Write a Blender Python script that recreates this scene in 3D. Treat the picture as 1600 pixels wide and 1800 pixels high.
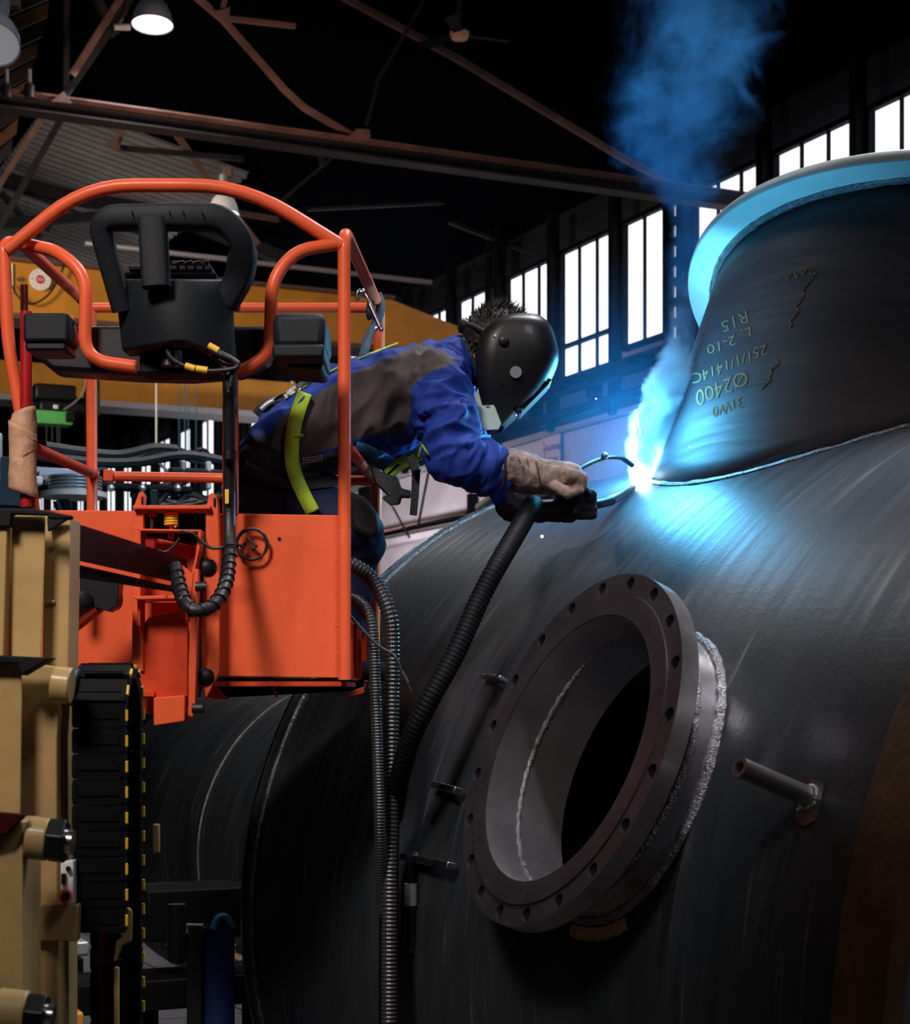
import bpy, bmesh, math, random
from math import sin, cos, pi, radians, sqrt
from mathutils import Vector, Matrix, noise
from mathutils.bvhtree import BVHTree
random.seed(7)
for o in list(bpy.data.objects): bpy.data.objects.remove(o)
S = bpy.context.scene
COL = S.collection
V = Vector
# ------------------------------------------------------------------ camera
ZC = 2.7; F = 3200.0; HY = 1230.0
cam = bpy.data.cameras.new('camera'); co = bpy.data.objects.new('camera', cam); COL.objects.link(co)
co.location = (0, 0, ZC); co.rotation_euler = (pi/2, 0, 0)
cam.sensor_fit = 'HORIZONTAL'; cam.sensor_width = 36; cam.lens = 72; cam.shift_y = 330/1600
cam.clip_end = 200
cam.dof.use_dof = True; cam.dof.focus_distance = 5.0; cam.dof.aperture_fstop = 9.0
S.camera = co
# ------------------------------------------------------------------ world, lights, exposure
w = bpy.data.worlds.new('hall_air'); S.world = w; w.use_nodes = True
w.node_tree.nodes['Background'].inputs[0].default_value = (0.10, 0.32, 0.62, 1)
w.node_tree.nodes['Background'].inputs[1].default_value = 0.009
S.view_settings.view_transform = 'Standard'; S.view_settings.look = 'None'
S.view_settings.exposure = 0.0; S.view_settings.gamma = 1.0; S.view_settings.use_curve_mapping = False
def lamp(name, typ, loc, energy, color, size=0.1, target=None, spot=None, sy=None):
    l = bpy.data.lights.new(name, typ); l.energy = energy; l.color = color
    if typ == 'AREA':
        l.size = size
        if sy: l.shape = 'RECTANGLE'; l.size_y = sy
    else: l.shadow_soft_size = size
    if typ == 'SPOT': l.spot_size = spot; l.spot_blend = 0.6
    o = bpy.data.objects.new(name, l); COL.objects.link(o); o.location = loc
    if target is not None:
        o.rotation_euler = (V(target)-V(loc)).to_track_quat('-Z', 'Y').to_euler()
    return o
def P(px, py, Y):
    return V(((px-800)/F*Y, Y, ZC+(HY-py)/F*Y))
ARC = V((0.572, 5.56, 3.372))
lamp('added_key_left', 'SPOT', (-2.3, -0.9, 7.6), 2000, (1.0, 0.88, 0.80), 0.8, (-1.0, 4.6, 3.0), radians(29))  # added key spot out of view, narrowed onto basket and mast
lamp('added_fill_overhead', 'AREA', (1.8, 6.8, 8.4), 300, (0.93, 0.91, 0.95), 1.8, (1.0, 5.4, 3.2))  # added area light to brighten the top of the vessel
lamp('added_fill_left_rear', 'AREA', (-2.4, 8.6, 8.2), 45, (1.0, 0.93, 0.88), 1.0, (-0.4, 6.6, 2.8))  # added light for the far shell and the worker's back
lamp('added_fill_front', 'AREA', (2.6, 0.6, 7.2), 48, (0.95, 0.90, 0.95), 1.2, (1.6, 5.4, 3.6))  # added fill from front right for the branch wall
lamp('added_truss_light', 'AREA', (-2.2, 14.6, 6.4), 80, (1.0, 0.66, 0.5), 0.6, (-1.6, 17.5, 8.3))  # added warm uplight hidden behind the basket, picks out the truss chord
lamp('added_sheet_light', 'AREA', (-7.0, 21.0, 5.8), 32, (1.0, 0.92, 0.86), 1.5, (-5.5, 27.0, 9.0))  # added light aimed up at the corrugated sheets
lamp('added_wall_light', 'AREA', (-2.6, 27.0, 4.0), 230, (0.98, 0.93, 1.0), 1.0, (-0.6, 31.0, 4.8))  # added light in the aisle to brighten the white wall panels
lamp('added_crane_spot', 'SPOT', (-8.0, 15.0, 7.2), 2100, (1.0, 0.85, 0.62), 0.8, (-3.6, 23.0, 6.9), radians(62))  # added spot to brighten the yellow crane girder
lamp('added_floor_spot', 'SPOT', (-6.0, 20.0, 7.0), 900, (0.95, 0.93, 1.0), 0.6, (-3.4, 18.5, 0.0), radians(60))  # added spot for the floor seen at lower left
lamp('added_nozzle_spot', 'SPOT', (0.9, 2.4, 9.6), 1900, (0.93, 0.90, 1.0), 0.25, P(1010, 1330, 4.45), radians(14))  # added narrow spot from above onto nozzle flange and bore
lamp('added_panel_spot', 'SPOT', (3.4, 13.5, 4.2), 1100, (0.8, 0.87, 1.0), 0.4, (4.8, 18.6, 1.0), radians(55))  # added spot for the grey wall panels at far right
lamp('arc_light', 'POINT', (0.585, 5.61, 3.465), 75, (0.14, 0.60, 1.0), 0.03)
lamp('added_arc_fill', 'POINT', ARC+V((-0.05, -0.17, 0.20)), 27, (0.10, 0.55, 1.0), 0.12)  # added second light off the arc, spreads its glow over the vessel
# ------------------------------------------------------------------ materials
def mat(name, col, rough=0.5, metal=0.0, bump=0.0, bscale=40.0, var=0.0, vscale=6.0, col2=None, coat=0.0, emit=None, es=0.0, stretch=None, spec=0.5, uv=False, sheen=0.0, rvar=0.0):
    m = bpy.data.materials.new(name); m.use_nodes = True
    nt = m.node_tree; b = nt.nodes['Principled BSDF']
    b.inputs['Base Color'].default_value = (*col, 1); b.inputs['Roughness'].default_value = rough
    b.inputs['Metallic'].default_value = metal; b.inputs['Coat Weight'].default_value = coat
    b.inputs['Specular IOR Level'].default_value = spec
    b.inputs['Sheen Weight'].default_value = sheen
    if emit: b.inputs['Emission Color'].default_value = (*emit, 1); b.inputs['Emission Strength'].default_value = es
    if bump or var or rvar:
        tc = nt.nodes.new('ShaderNodeTexCoord'); mp = nt.nodes.new('ShaderNodeMapping')
        nt.links.new(tc.outputs['UV' if uv else 'Object'], mp.inputs[0])
        if stretch: mp.inputs['Scale'].default_value = stretch
    if var or rvar:
        n = nt.nodes.new('ShaderNodeTexNoise'); n.inputs['Scale'].default_value = vscale; n.inputs['Detail'].default_value = 7; n.inputs['Roughness'].default_value = .65
        nt.links.new(mp.outputs[0], n.inputs['Vector'])
        r = nt.nodes.new('ShaderNodeValToRGB'); r.color_ramp.elements[0].position = .36; r.color_ramp.elements[1].position = .66
        c2 = col2 if col2 else tuple(c*(1-var) for c in col)
        r.color_ramp.elements[0].color = (*c2, 1); r.color_ramp.elements[1].color = (*col, 1)
        nt.links.new(n.outputs[0], r.inputs[0])
        if var or col2: nt.links.new(r.outputs[0], b.inputs['Base Color'])
        if rvar:
            mr = nt.nodes.new('ShaderNodeMapRange'); mr.inputs[1].default_value = .35; mr.inputs[2].default_value = .65
            mr.inputs[3].default_value = rough-rvar; mr.inputs[4].default_value = rough+rvar
            nt.links.new(n.outputs[0], mr.inputs[0]); nt.links.new(mr.outputs[0], b.inputs['Roughness'])
    if bump:
        n2 = nt.nodes.new('ShaderNodeTexNoise'); n2.inputs['Scale'].default_value = bscale; n2.inputs['Detail'].default_value = 5
        nt.links.new(mp.outputs[0], n2.inputs['Vector'])
        bp = nt.nodes.new('ShaderNodeBump'); bp.inputs['Strength'].default_value = bump; bp.inputs['Distance'].default_value = .01
        nt.links.new(n2.outputs[0], bp.inputs['Height']); nt.links.new(bp.outputs[0], b.inputs['Normal'])
    return m
M = {}
M['orange'] = mat('orange_paint', (0.82, 0.122, 0.043), .38, 0, .06, 300, .10, 5, coat=.08, spec=.25)
M['orange2'] = mat('deep_orange_paint', (0.66, 0.06, 0.018), .45, 0, .08, 200, .3, 9, spec=.25)  # darker, redder copy of the orange paint
M['redpost'] = mat('crimson_paint', (0.42, 0.012, 0.018), .3, 0, 0, 40, .2, 8, coat=.4)
M['maroon'] = mat('maroon_steel', (0.070, 0.006, 0.004), .7, 0, .1, 90, .4, 7, spec=.08)
M['tan'] = mat('tan_paint', (0.50, 0.34, 0.13), .45, 0, .1, 200, .22, 7, coat=.15)
M['foam'] = mat('black_foam', (0.006, 0.009, 0.014), .62, 0, .05, 160, .2, 30, spec=.3)
M['black'] = mat('black_plastic', (0.008, 0.009, 0.012), .40, 0, 0, 150, .3, 10, spec=.35)
M['blackmat'] = mat('matt_black', (0.006, 0.007, 0.009), .7, spec=.2)
M['rubber'] = mat('rubber_hose', (0.010, 0.011, 0.014), .45, 0, .2, 120)
M['ribhose'] = mat('ribbed_hose_plastic', (0.055, 0.055, 0.060), .22, .5, 0)
M['chrome'] = mat('bright_metal', (0.55, 0.55, 0.58), .22, 1)
M['steel'] = mat('machined_steel', (0.34, 0.33, 0.35), .30, 1, .12, 60, .35, 8, rvar=.08)
M['weld'] = mat('weld_bead', (0.30, 0.29, 0.30), .28, 1, 1.0, 180, .5, 60)
M['whitesign'] = mat('white_enamel', (0.75, 0.74, 0.74), .5)
M['yellow'] = mat('yellow_marker', (0.85, 0.50, 0.03), .45)
M['tape'] = mat('masking_paper', (0.62, 0.34, 0.20), .6, 0, .35, 40, .25, 9)
M['crane'] = mat('crane_yellow', (0.62, 0.26, 0.025), .5, 0, .1, 60, .3, 1.5)
M['cranedark'] = mat('crane_brown_flange', (0.10, 0.055, 0.045), .6)
M['green'] = mat('green_paint', (0.10, 0.50, 0.13), .5, 0, 0, 10, .15, 3)
M['greendark'] = mat('dark_green_paint', (0.012, 0.07, 0.025), .5)
M['ironr'] = mat('rusty_iron', (0.19, 0.10, 0.085), .6, .2, .3, 30, .5, 3)
M['iron'] = mat('dark_iron', (0.030, 0.027, 0.030), .5, .4, .2, 30, .4, 2)
M['walliron'] = mat('dark_wall_iron', (0.0035, 0.004, 0.006), .8, 0, .1, 20, .3, 2, spec=.1)
M['chainblack'] = mat('deep_black_plastic', (0.0025, 0.003, 0.004), .6, spec=.12)  # very deep black for chain links, torch hose and bench beams
M['roof'] = mat('near_black_roof_boards', (0.0022, 0.0026, 0.004), 1.0, 0, .2, 4, spec=0)  # near-black, no gloss
M['corr'] = mat('corrugated_sheet_metal', (0.22, 0.21, 0.22), .6, .2, .1, 20, .3, .7)
M['conduit'] = mat('galvanised_conduit', (0.42, 0.42, 0.45), .4, .5)
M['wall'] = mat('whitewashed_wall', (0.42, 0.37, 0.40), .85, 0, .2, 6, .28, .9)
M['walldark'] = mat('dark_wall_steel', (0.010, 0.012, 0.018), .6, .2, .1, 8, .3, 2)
M['wallgrey'] = mat('grey_concrete_panel', (0.085, 0.10, 0.13), .9, 0, .5, 16, .35, 5)
M['floor'] = mat('hall_floor_concrete', (0.16, 0.155, 0.16), .6, 0, .15, 5, .35, 1.2)
M['pane'] = mat('daylit_frosted_glass', (0.8, 0.8, 0.85), .4, 0, 0, 5, 0, 1, emit=(0.88, 0.91, 1.0), es=1.5)
M['lampglow'] = mat('lit_lamp_opening', (1, 1, 1), .4, emit=(1, 0.98, 0.96), es=6)
M['lampshade'] = mat('grey_enamel_shade', (0.30, 0.29, 0.36), .35, .1, emit=(.5, .5, .6), es=.02)
M['lampwhite'] = mat('milky_lamp_glass', (0.6, 0.58, 0.57), .35, 0, emit=(1, .95, .92), es=.16)
M['arc'] = mat('welding_arc', (1, 1, 1), .5, emit=(0.62, 0.86, 1.0), es=400)
M['spark'] = mat('glowing_spark', (1, .6, .3), .5, emit=(1, 0.55, 0.3), es=6)
M['sparkw'] = mat('hot_spark', (1, 1, 1), .5, emit=(0.6, 0.85, 1.0), es=5)
M['skin'] = mat('skin', (0.45, 0.20, 0.14), .5, 0, .1, 80)
M['hair'] = mat('dark_brown_hair', (0.028, 0.016, 0.012), .5, 0, .3, 200, .4, 60)
def cloth(name, col, k=.35, fold=.5):
    return mat(name, col, .72, 0, k, 22, .25, 18, spec=.25)
M['blue'] = cloth('blue_work_cloth', (0.010, 0.042, 0.30))
M['grey'] = cloth('charcoal_work_cloth', (0.075, 0.064, 0.066))
M['navy'] = cloth('navy_trouser_cloth', (0.007, 0.012, 0.055))
M['darkcloth'] = cloth('dark_grey_trouser_cloth', (0.022, 0.021, 0.026))
M['lime'] = mat('lime_webbing', (0.48, 0.72, 0.04), .6, 0, .5, 300, .2, 20)
M['mint'] = mat('pale_leather_bib', (0.45, 0.62, 0.50), .6, 0, .2, 60)
M['strap'] = mat('dark_webbing', (0.008, 0.010, 0.016), .6, 0, .3, 200)
M['bluestrap'] = mat('blue_webbing', (0.03, 0.16, 0.30), .6, 0, .4, 260)
M['lanyardweb'] = mat('dark_blue_webbing', (0.012, 0.045, 0.09), .7, 0, .4, 260)
M['helmet'] = mat('black_helmet_shell', (0.006, 0.007, 0.009), .42, 0, 0, 90, spec=.5, coat=.1)
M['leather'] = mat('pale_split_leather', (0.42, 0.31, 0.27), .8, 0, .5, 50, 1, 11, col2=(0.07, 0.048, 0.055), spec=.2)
M['leatherd'] = mat('dark_split_leather', (0.035, 0.024, 0.034), .75, 0, .6, 45, .6, 14, spec=.2)  # darker leather for the far glove and the cuff hem
M['rust'] = mat('rust_brown_steel', (0.15, 0.075, 0.028), .6, .4, .2, 30, .6, 6)
M['chalk'] = mat('yellow_chalk_line', (0.24, 0.15, 0.07), .9, spec=.1)
M['chalkred'] = mat('red_sign_print', (0.55, 0.03, 0.05), .6)
M['ink'] = mat('black_print', (0.02, 0.02, 0.025), .7)
M['poster'] = mat('faded_poster_paper', (0.50, 0.36, 0.38), .8)
M['bluepost'] = mat('blue_barrel_paint', (0.015, 0.03, 0.14), .35, 0, 0, 10, .3, 5)
M['timber'] = mat('raw_timber', (0.45, 0.28, 0.18), .8, 0, .2, 30, .3, 8)
M['holes'] = mat('hole_shadow', (0.002, 0.002, 0.003), .9)
# tank steel: uv in metres, u around, v along
def tankmat(name, a, b, c, rough=.42, metal=.75, streak=True):
    m = bpy.data.materials.new(name); m.use_nodes = True; nt = m.node_tree; bs = nt.nodes['Principled BSDF']
    tc = nt.nodes.new('ShaderNodeTexCoord')
    def nz(scale, sx, sy, det=6):
        mp = nt.nodes.new('ShaderNodeMapping'); mp.inputs['Scale'].default_value = (sx, sy, 1)
        n = nt.nodes.new('ShaderNodeTexNoise'); n.inputs['Scale'].default_value = scale; n.inputs['Detail'].default_value = det
        n.inputs['Roughness'].default_value = .65
        nt.links.new(tc.outputs['UV'], mp.inputs[0]); nt.links.new(mp.outputs[0], n.inputs['Vector']); return n
    n1 = nz(2.2, .35, 1.6); n2 = nz(9, .18, 3.2, 8); n3 = nz(60, 1, 1, 4)
    r = nt.nodes.new('ShaderNodeValToRGB'); e = r.color_ramp.elements
    e[0].position = .34; e[0].color = (*a, 1); e[1].position = .62; e[1].color = (*b, 1)
    nt.links.new(n1.outputs[0], r.inputs[0])
    r2 = nt.nodes.new('ShaderNodeValToRGB'); e = r2.color_ramp.elements
    e[0].position = .60; e[0].color = (0, 0, 0, 1); e[1].position = .74; e[1].color = (1, 1, 1, 1)
    nt.links.new(n2.outputs[0], r2.inputs[0])
    mx = nt.nodes.new('ShaderNodeMixRGB'); mx.inputs[2].default_value = (*c, 1)
    nt.links.new(r2.outputs[0], mx.inputs[0]); nt.links.new(r.outputs[0], mx.inputs[1]); nt.links.new(mx.outputs[0], bs.inputs['Base Color'])
    mr = nt.nodes.new('ShaderNodeMapRange'); mr.inputs[1].default_value = .3; mr.inputs[2].default_value = .7; mr.inputs[3].default_value = rough-.1; mr.inputs[4].default_value = rough+.12
    nt.links.new(n2.outputs[0], mr.inputs[0]); nt.links.new(mr.outputs[0], bs.inputs['Roughness'])
    bp = nt.nodes.new('ShaderNodeBump'); bp.inputs['Strength'].default_value = .25; bp.inputs['Distance'].default_value = .003
    nt.links.new(n3.outputs[0], bp.inputs['Height']); nt.links.new(bp.outputs[0], bs.inputs['Normal'])
    bs.inputs['Metallic'].default_value = metal
    return m
M['tank'] = tankmat('rolled_mill_steel', (0.010, 0.014, 0.018), (0.030, 0.034, 0.038), (0.15, 0.145, 0.15), .44, .22)
M['branch'] = tankmat('branch_mill_steel', (0.006, 0.009, 0.014), (0.034, 0.030, 0.034), (0.050, 0.044, 0.048), .6, .1)
M['rim'] = tankmat('ground_rim_steel', (0.42, 0.50, 0.47), (0.66, 0.74, 0.70), (0.8, 0.85, 0.82), .45, .25)
M['bore'] = mat('machined_bore_steel', (0.55, 0.52, 0.54), .24, .92, .05, 60, .12, 8, rvar=.03)
M['flange'] = mat('flange_steel', (0.042, 0.037, 0.042), .40, .4, .12, 40, .4, 8)
# ------------------------------------------------------------------ mesh builder
class MB:
    def __init__(s): s.v = []; s.f = []; s.uv = None; s.mi = []
    def add(s, vs, fs, mi=0):
        n = len(s.v); s.v += [V(p) for p in vs]; s.f += [tuple(i+n for i in f) for f in fs]; s.mi += [mi]*len(fs); return s
    def box(s, c, size, ax=None, mi=0):
        c = V(c); x, y, z = [a/2 for a in size]
        X, Y, Z = ax if ax else (V((1, 0, 0)), V((0, 1, 0)), V((0, 0, 1)))
        vs = [c+X*(i*x)+Y*(j*y)+Z*(k*z) for k in (-1, 1) for j in (-1, 1) for i in (-1, 1)]
        return s.add(vs, [(0, 2, 3, 1), (4, 5, 7, 6), (0, 1, 5, 4), (2, 6, 7, 3), (0, 4, 6, 2), (1, 3, 7, 5)], mi)
    def prism(s, poly, vec, mi=0):
        n = len(poly); vec = V(vec); vs = [V(p) for p in poly]+[V(p)+vec for p in poly]
        fs = [tuple(range(n))[::-1], tuple(range(n, 2*n))]+[(i, (i+1) % n, (i+1) % n+n, i+n) for i in range(n)]
        return s.add(vs, fs, mi)
    def bar(s, a, b, w_, h=None, up=None, mi=0):
        a = V(a); b = V(b); d = (b-a); L = d.length; d.normalize(); h = h or w_
        up = V(up) if up is not None else (V((0, 0, 1)) if abs(d.z) < .95 else V((0, 1, 0)))
        x = d.cross(up).normalized(); y = x.cross(d).normalized()
        return s.box((a+b)/2, (w_, L, h), (x, d, y), mi)
    def angle(s, a, b, w_, t=.012, up=None):
        a = V(a); b = V(b); d = (b-a).normalized(); up = V(up) if up is not None else V((0, 0, 1))
        x = d.cross(up).normalized(); y = x.cross(d).normalized()
        s.bar(a+x*w_/2, b+x*w_/2, w_, t, up=y); s.bar(a+y*w_/2, b+y*w_/2, t, w_, up=y); return s
    def tube(s, pts, r, n=12, cap=True, mi=0, closed=False):
        pts = [V(p) for p in pts]; m = len(pts); rs = r if hasattr(r, '__len__') else [r]*m
        T = []
        for i in range(m):
            if closed: t = pts[(i+1) % m]-pts[i-1]
            else: t = pts[min(i+1, m-1)]-pts[max(i-1, 0)]
            T.append(t.normalized())
        u = T[0].orthogonal().normalized(); rings = []; vs = []
        for i in range(m):
            u = (u-T[i]*u.dot(T[i])).normalized(); v = T[i].cross(u)
            for k in range(n):
                a = 2*pi*k/n; vs.append(pts[i]+(u*cos(a)+v*sin(a))*rs[i])
        fs = []
        for i in range(m if closed else m-1):
            j = (i+1) % m
            for k in range(n): fs.append((i*n+k, i*n+(k+1) % n, j*n+(k+1) % n, j*n+k))
        if cap and not closed: fs += [tuple(range(n))[::-1], tuple(range((m-1)*n, m*n))]
        return s.add(vs, fs, mi)
    def lathe(s, prof, o, ax, n=48, mi=0, close=False, a0=0, a1=2*pi):
        o = V(o); ax = V(ax).normalized(); u = ax.orthogonal().normalized(); v = ax.cross(u)
        full = abs(a1-a0-2*pi) < 1e-6; nn_ = n if full else n+1; m = len(prof); vs = []
        for k in range(nn_):
            a = a0+(a1-a0)*k/n; d = u*cos(a)+v*sin(a)
            for (r, h) in prof: vs.append(o+d*r+ax*h)
        fs = []
        for k in range(n):
            k2 = (k+1) % nn_
            for i in range(m if close else m-1):
                j = (i+1) % m; fs.append((k*m+i, k2*m+i, k2*m+j, k*m+j))
        return s.add(vs, fs, mi)
    def cyl(s, a, b, r, n=20, mi=0, r2=None):
        a = V(a); b = V(b); ax = b-a; L = ax.length; r2 = r if r2 is None else r2
        return s.lathe([(0, 0), (r, 0), (r2, L), (0, L)], a, ax, n, mi)
    def ball(s, c, r, n=16, sc=(1, 1, 1), mi=0):
        c = V(c); vs = []; m = n//2
        for i in range(m+1):
            t = pi*i/m
            for k in range(n): vs.append(c+V((sin(t)*cos(2*pi*k/n)*r*sc[0], sin(t)*sin(2*pi*k/n)*r*sc[1], cos(t)*r*sc[2])))
        return s.add(vs, [(i*n+k, (i+1)*n+k, (i+1)*n+(k+1) % n, i*n+(k+1) % n) for i in range(m) for k in range(n)], mi)
    def build(s, name, m, parent=None, smooth=True, bevel=0, kind=None, label=None, cat=None, group=None, ang=40, merge=True):
        org = V((0, 0, 0)); q = parent
        while q is not None: org += V(q.location); q = q.parent
        me = bpy.data.meshes.new(name); me.from_pydata([p-org for p in s.v], [], s.f)
        ms = m if isinstance(m, (list, tuple)) else [m]
        for x in ms: me.materials.append(M[x] if isinstance(x, str) else x)
        for i, p in enumerate(me.polygons): p.material_index = s.mi[i]
        if s.uv is not None:
            uv = me.uv_layers.new(name='UVMap')
            for l in me.loops: uv.data[l.index].uv = s.uv[l.vertex_index]
        bm = bmesh.new(); bm.from_mesh(me)
        if merge: bmesh.ops.remove_doubles(bm, verts=bm.verts, dist=1e-5)
        bmesh.ops.recalc_face_normals(bm, faces=bm.faces); bm.to_mesh(me); bm.free()
        o = bpy.data.objects.new(name, me); COL.objects.link(o)
        if parent is not None: o.parent = parent
        else:
            c = sum((V(b) for b in o.bound_box), V())/8 if len(s.v) else V()
            me.transform(Matrix.Translation(-c)); o.location = c
        if bevel:
            b = o.modifiers.new('bevel', 'BEVEL'); b.width = bevel; b.segments = 2; b.limit_method = 'ANGLE'; b.angle_limit = radians(35)
        if smooth:
            for p in me.polygons: p.use_smooth = True
            try: me.set_sharp_from_angle(angle=radians(ang))
            except Exception: pass
        tag(o, label, cat, group, kind)
        return o
def tag(o, label=None, cat=None, group=None, kind=None):
    if label: o['label'] = label
    if cat: o['category'] = cat
    if group: o['group'] = group
    if kind: o['kind'] = kind
def thing(name, loc, label, cat, group=None):
    o = bpy.data.objects.new(name, None); COL.objects.link(o); o.location = loc; o.empty_display_size = .1
    tag(o, label, cat, group); return o
def rounded(pts, r, seg=6):
    pts = [V(p) for p in pts]; out = [pts[0]]
    for i in range(1, len(pts)-1):
        a, b, c = pts[i-1], pts[i], pts[i+1]; rr = min(r, (a-b).length*.48, (c-b).length*.48)
        p = b+(a-b).normalized()*rr; q = b+(c-b).normalized()*rr
        for k in range(seg+1):
            t = k/seg; out.append(p*(1-t)**2+b*2*t*(1-t)+q*t*t)
    out.append(pts[-1]); return out
def spline(pts, n=8):
    pts = [V(p) for p in pts]; out = []
    for i in range(len(pts)-1):
        p0 = pts[max(i-1, 0)]; p1 = pts[i]; p2 = pts[i+1]; p3 = pts[min(i+2, len(pts)-1)]
        for k in range(n):
            t = k/n; out.append(0.5*((2*p1)+(p2-p0)*t+(2*p0-5*p1+4*p2-p3)*t*t+(3*p1-p0-3*p2+p3)*t**3))
    out.append(pts[-1]); return out
def quadbox(poly_px, Y, depth, mb=None, Ys=None):
    """polygon given by its corner sight lines on the plane Y, extruded away by depth"""
    mb = mb or MB(); return mb.prism([P(x, y, (Ys[i] if Ys else Y)) for i, (x, y) in enumerate(poly_px)], (0, depth, 0))
def text_mesh(txt, size, extr=.0008):
    c = bpy.data.curves.new('t', 'FONT'); c.body = txt; c.size = size; c.extrude = extr; c.align_x = 'CENTER'; c.align_y = 'CENTER'
    o = bpy.data.objects.new('t', c); COL.objects.link(o)
    me = bpy.data.meshes.new_from_object(o.evaluated_get(bpy.context.evaluated_depsgraph_get()))
    vs = [v.co.copy() for v in me.vertices]; fs = [tuple(p.vertices) for p in me.polygons]
    bpy.data.objects.remove(o); bpy.data.curves.remove(c); bpy.data.meshes.remove(me); return vs, fs
def put_text(mb, txt, size, o, X, Yv, mi=0):
    vs, fs = text_mesh(txt, size); o = V(o); X = V(X).normalized(); Yv = V(Yv).normalized(); Z = X.cross(Yv)
    mb.add([o+X*v.x+Yv*v.y+Z*v.z for v in vs], fs, mi)

# ================================================================== THE HALL (structure)
DW = V((-.4223, .9064, 0)); NW = V((.9064, .4223, 0)); ZV = V((0, 0, 1)); W = 12.0
def H(t, p, z): return DW*t+NW*p+V((0, 0, ZC+z))      # hall coordinates: along, across, height above eye
def onp(px, py, const):                                # sight line met with the cross-hall plane t = const
    x = (px-800)/F; Y = const/(DW.y+DW.x*x); return P(px, py, Y)
def onw(px, py, p=W):
    x = (px-800)/F; Y = p/(NW.y+NW.x*x); return P(px, py, Y)
FZ = -ZC
# floor as slabs: recessed joints near, one base
fl = MB(); fl.add([H(-6, -26, FZ-.02), H(75, -26, FZ-.02), H(75, 14, FZ-.02), H(-6, 14, FZ-.02)], [(0, 1, 2, 3)])
fl = fl.build('floor', 'floor', kind='structure', smooth=False)
slab = None
for i in range(7):
    for j in range(8):
        t0 = 6+i*3.0; p0 = -13+j*3.0
        if slab is None:
            slab = MB().box((0, 0, 0), (2.97, 2.97, .02), (DW, NW, ZV)).build('floor_slab', 'floor', smooth=False); slab.parent = fl
            s_ = slab
        else:
            s_ = slab.copy(); COL.objects.link(s_); s_.parent = fl
        s_.location = H(t0+1.5, p0+1.5, FZ-.01)-V(fl.location)
# right wall: white lower panels, dark band, windows strip, dark top
zt, zs, zb = .513*W, .3708*W, .3094*W
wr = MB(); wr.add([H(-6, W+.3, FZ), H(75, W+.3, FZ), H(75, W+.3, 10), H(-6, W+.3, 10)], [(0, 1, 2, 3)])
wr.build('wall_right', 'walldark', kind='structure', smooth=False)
wl = bpy.data.objects.new('wall_right_cladding', None); COL.objects.link(wl); wl['kind'] = 'structure'
def panels(name, m, z0, z1, t0, t1, step, p=W+.1, th=.1, gap=.02):
    t = t0
    proto = None
    while t < t1:
        if proto is None:
            proto = MB().box((0, 0, 0), (step-gap, th, z1-z0-gap), (DW, NW, ZV)).build(name, m, smooth=False)
            o = proto
        else: o = proto.copy(); COL.objects.link(o)
        o.parent = wl; o.location = H(t+step/2, p, (z0+z1)/2); t += step
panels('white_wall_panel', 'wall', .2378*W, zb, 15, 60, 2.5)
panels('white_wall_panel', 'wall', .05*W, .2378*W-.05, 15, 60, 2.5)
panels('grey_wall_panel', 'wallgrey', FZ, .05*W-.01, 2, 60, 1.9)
MB().bar(H(0, W-.05, .2378*W), H(60, W-.05, .2378*W), .12, .05).build('trim_1', 'walliron', kind='structure', smooth=False)
MB().bar(H(0, W-.1, .2267*W-.1), H(60, W-.1, .2267*W-.1), .25, .10).build('trim_2', 'wall', kind='structure', smooth=False)
MB().bar(H(0, W-.05, zb+.02), H(60, W-.05, zb+.02), .1, .06).build('trim_3', 'conduit', kind='structure', smooth=False)
# dark band: horizontal rails and brackets
for z, h, pp in ((.360*W, .12, .12), (.345*W, .05, .3), (.326*W, .10, .15)):
    MB().bar(H(0, W-pp, z), H(60, W-pp, z), .12, h).build('wall_rail', 'walliron', kind='structure', smooth=False)
for t in [19.4+1.67*k for k in range(-2, 6)]:
    MB().box(H(t, W-.3, .352*W), (.28, .5, .05), (DW, NW, ZV)).box(H(t, W-.15, .34*W), (.08, .2, .2), (DW, NW, ZV)).build('rail_bracket', 'walliron', kind='structure', smooth=False)
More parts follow.
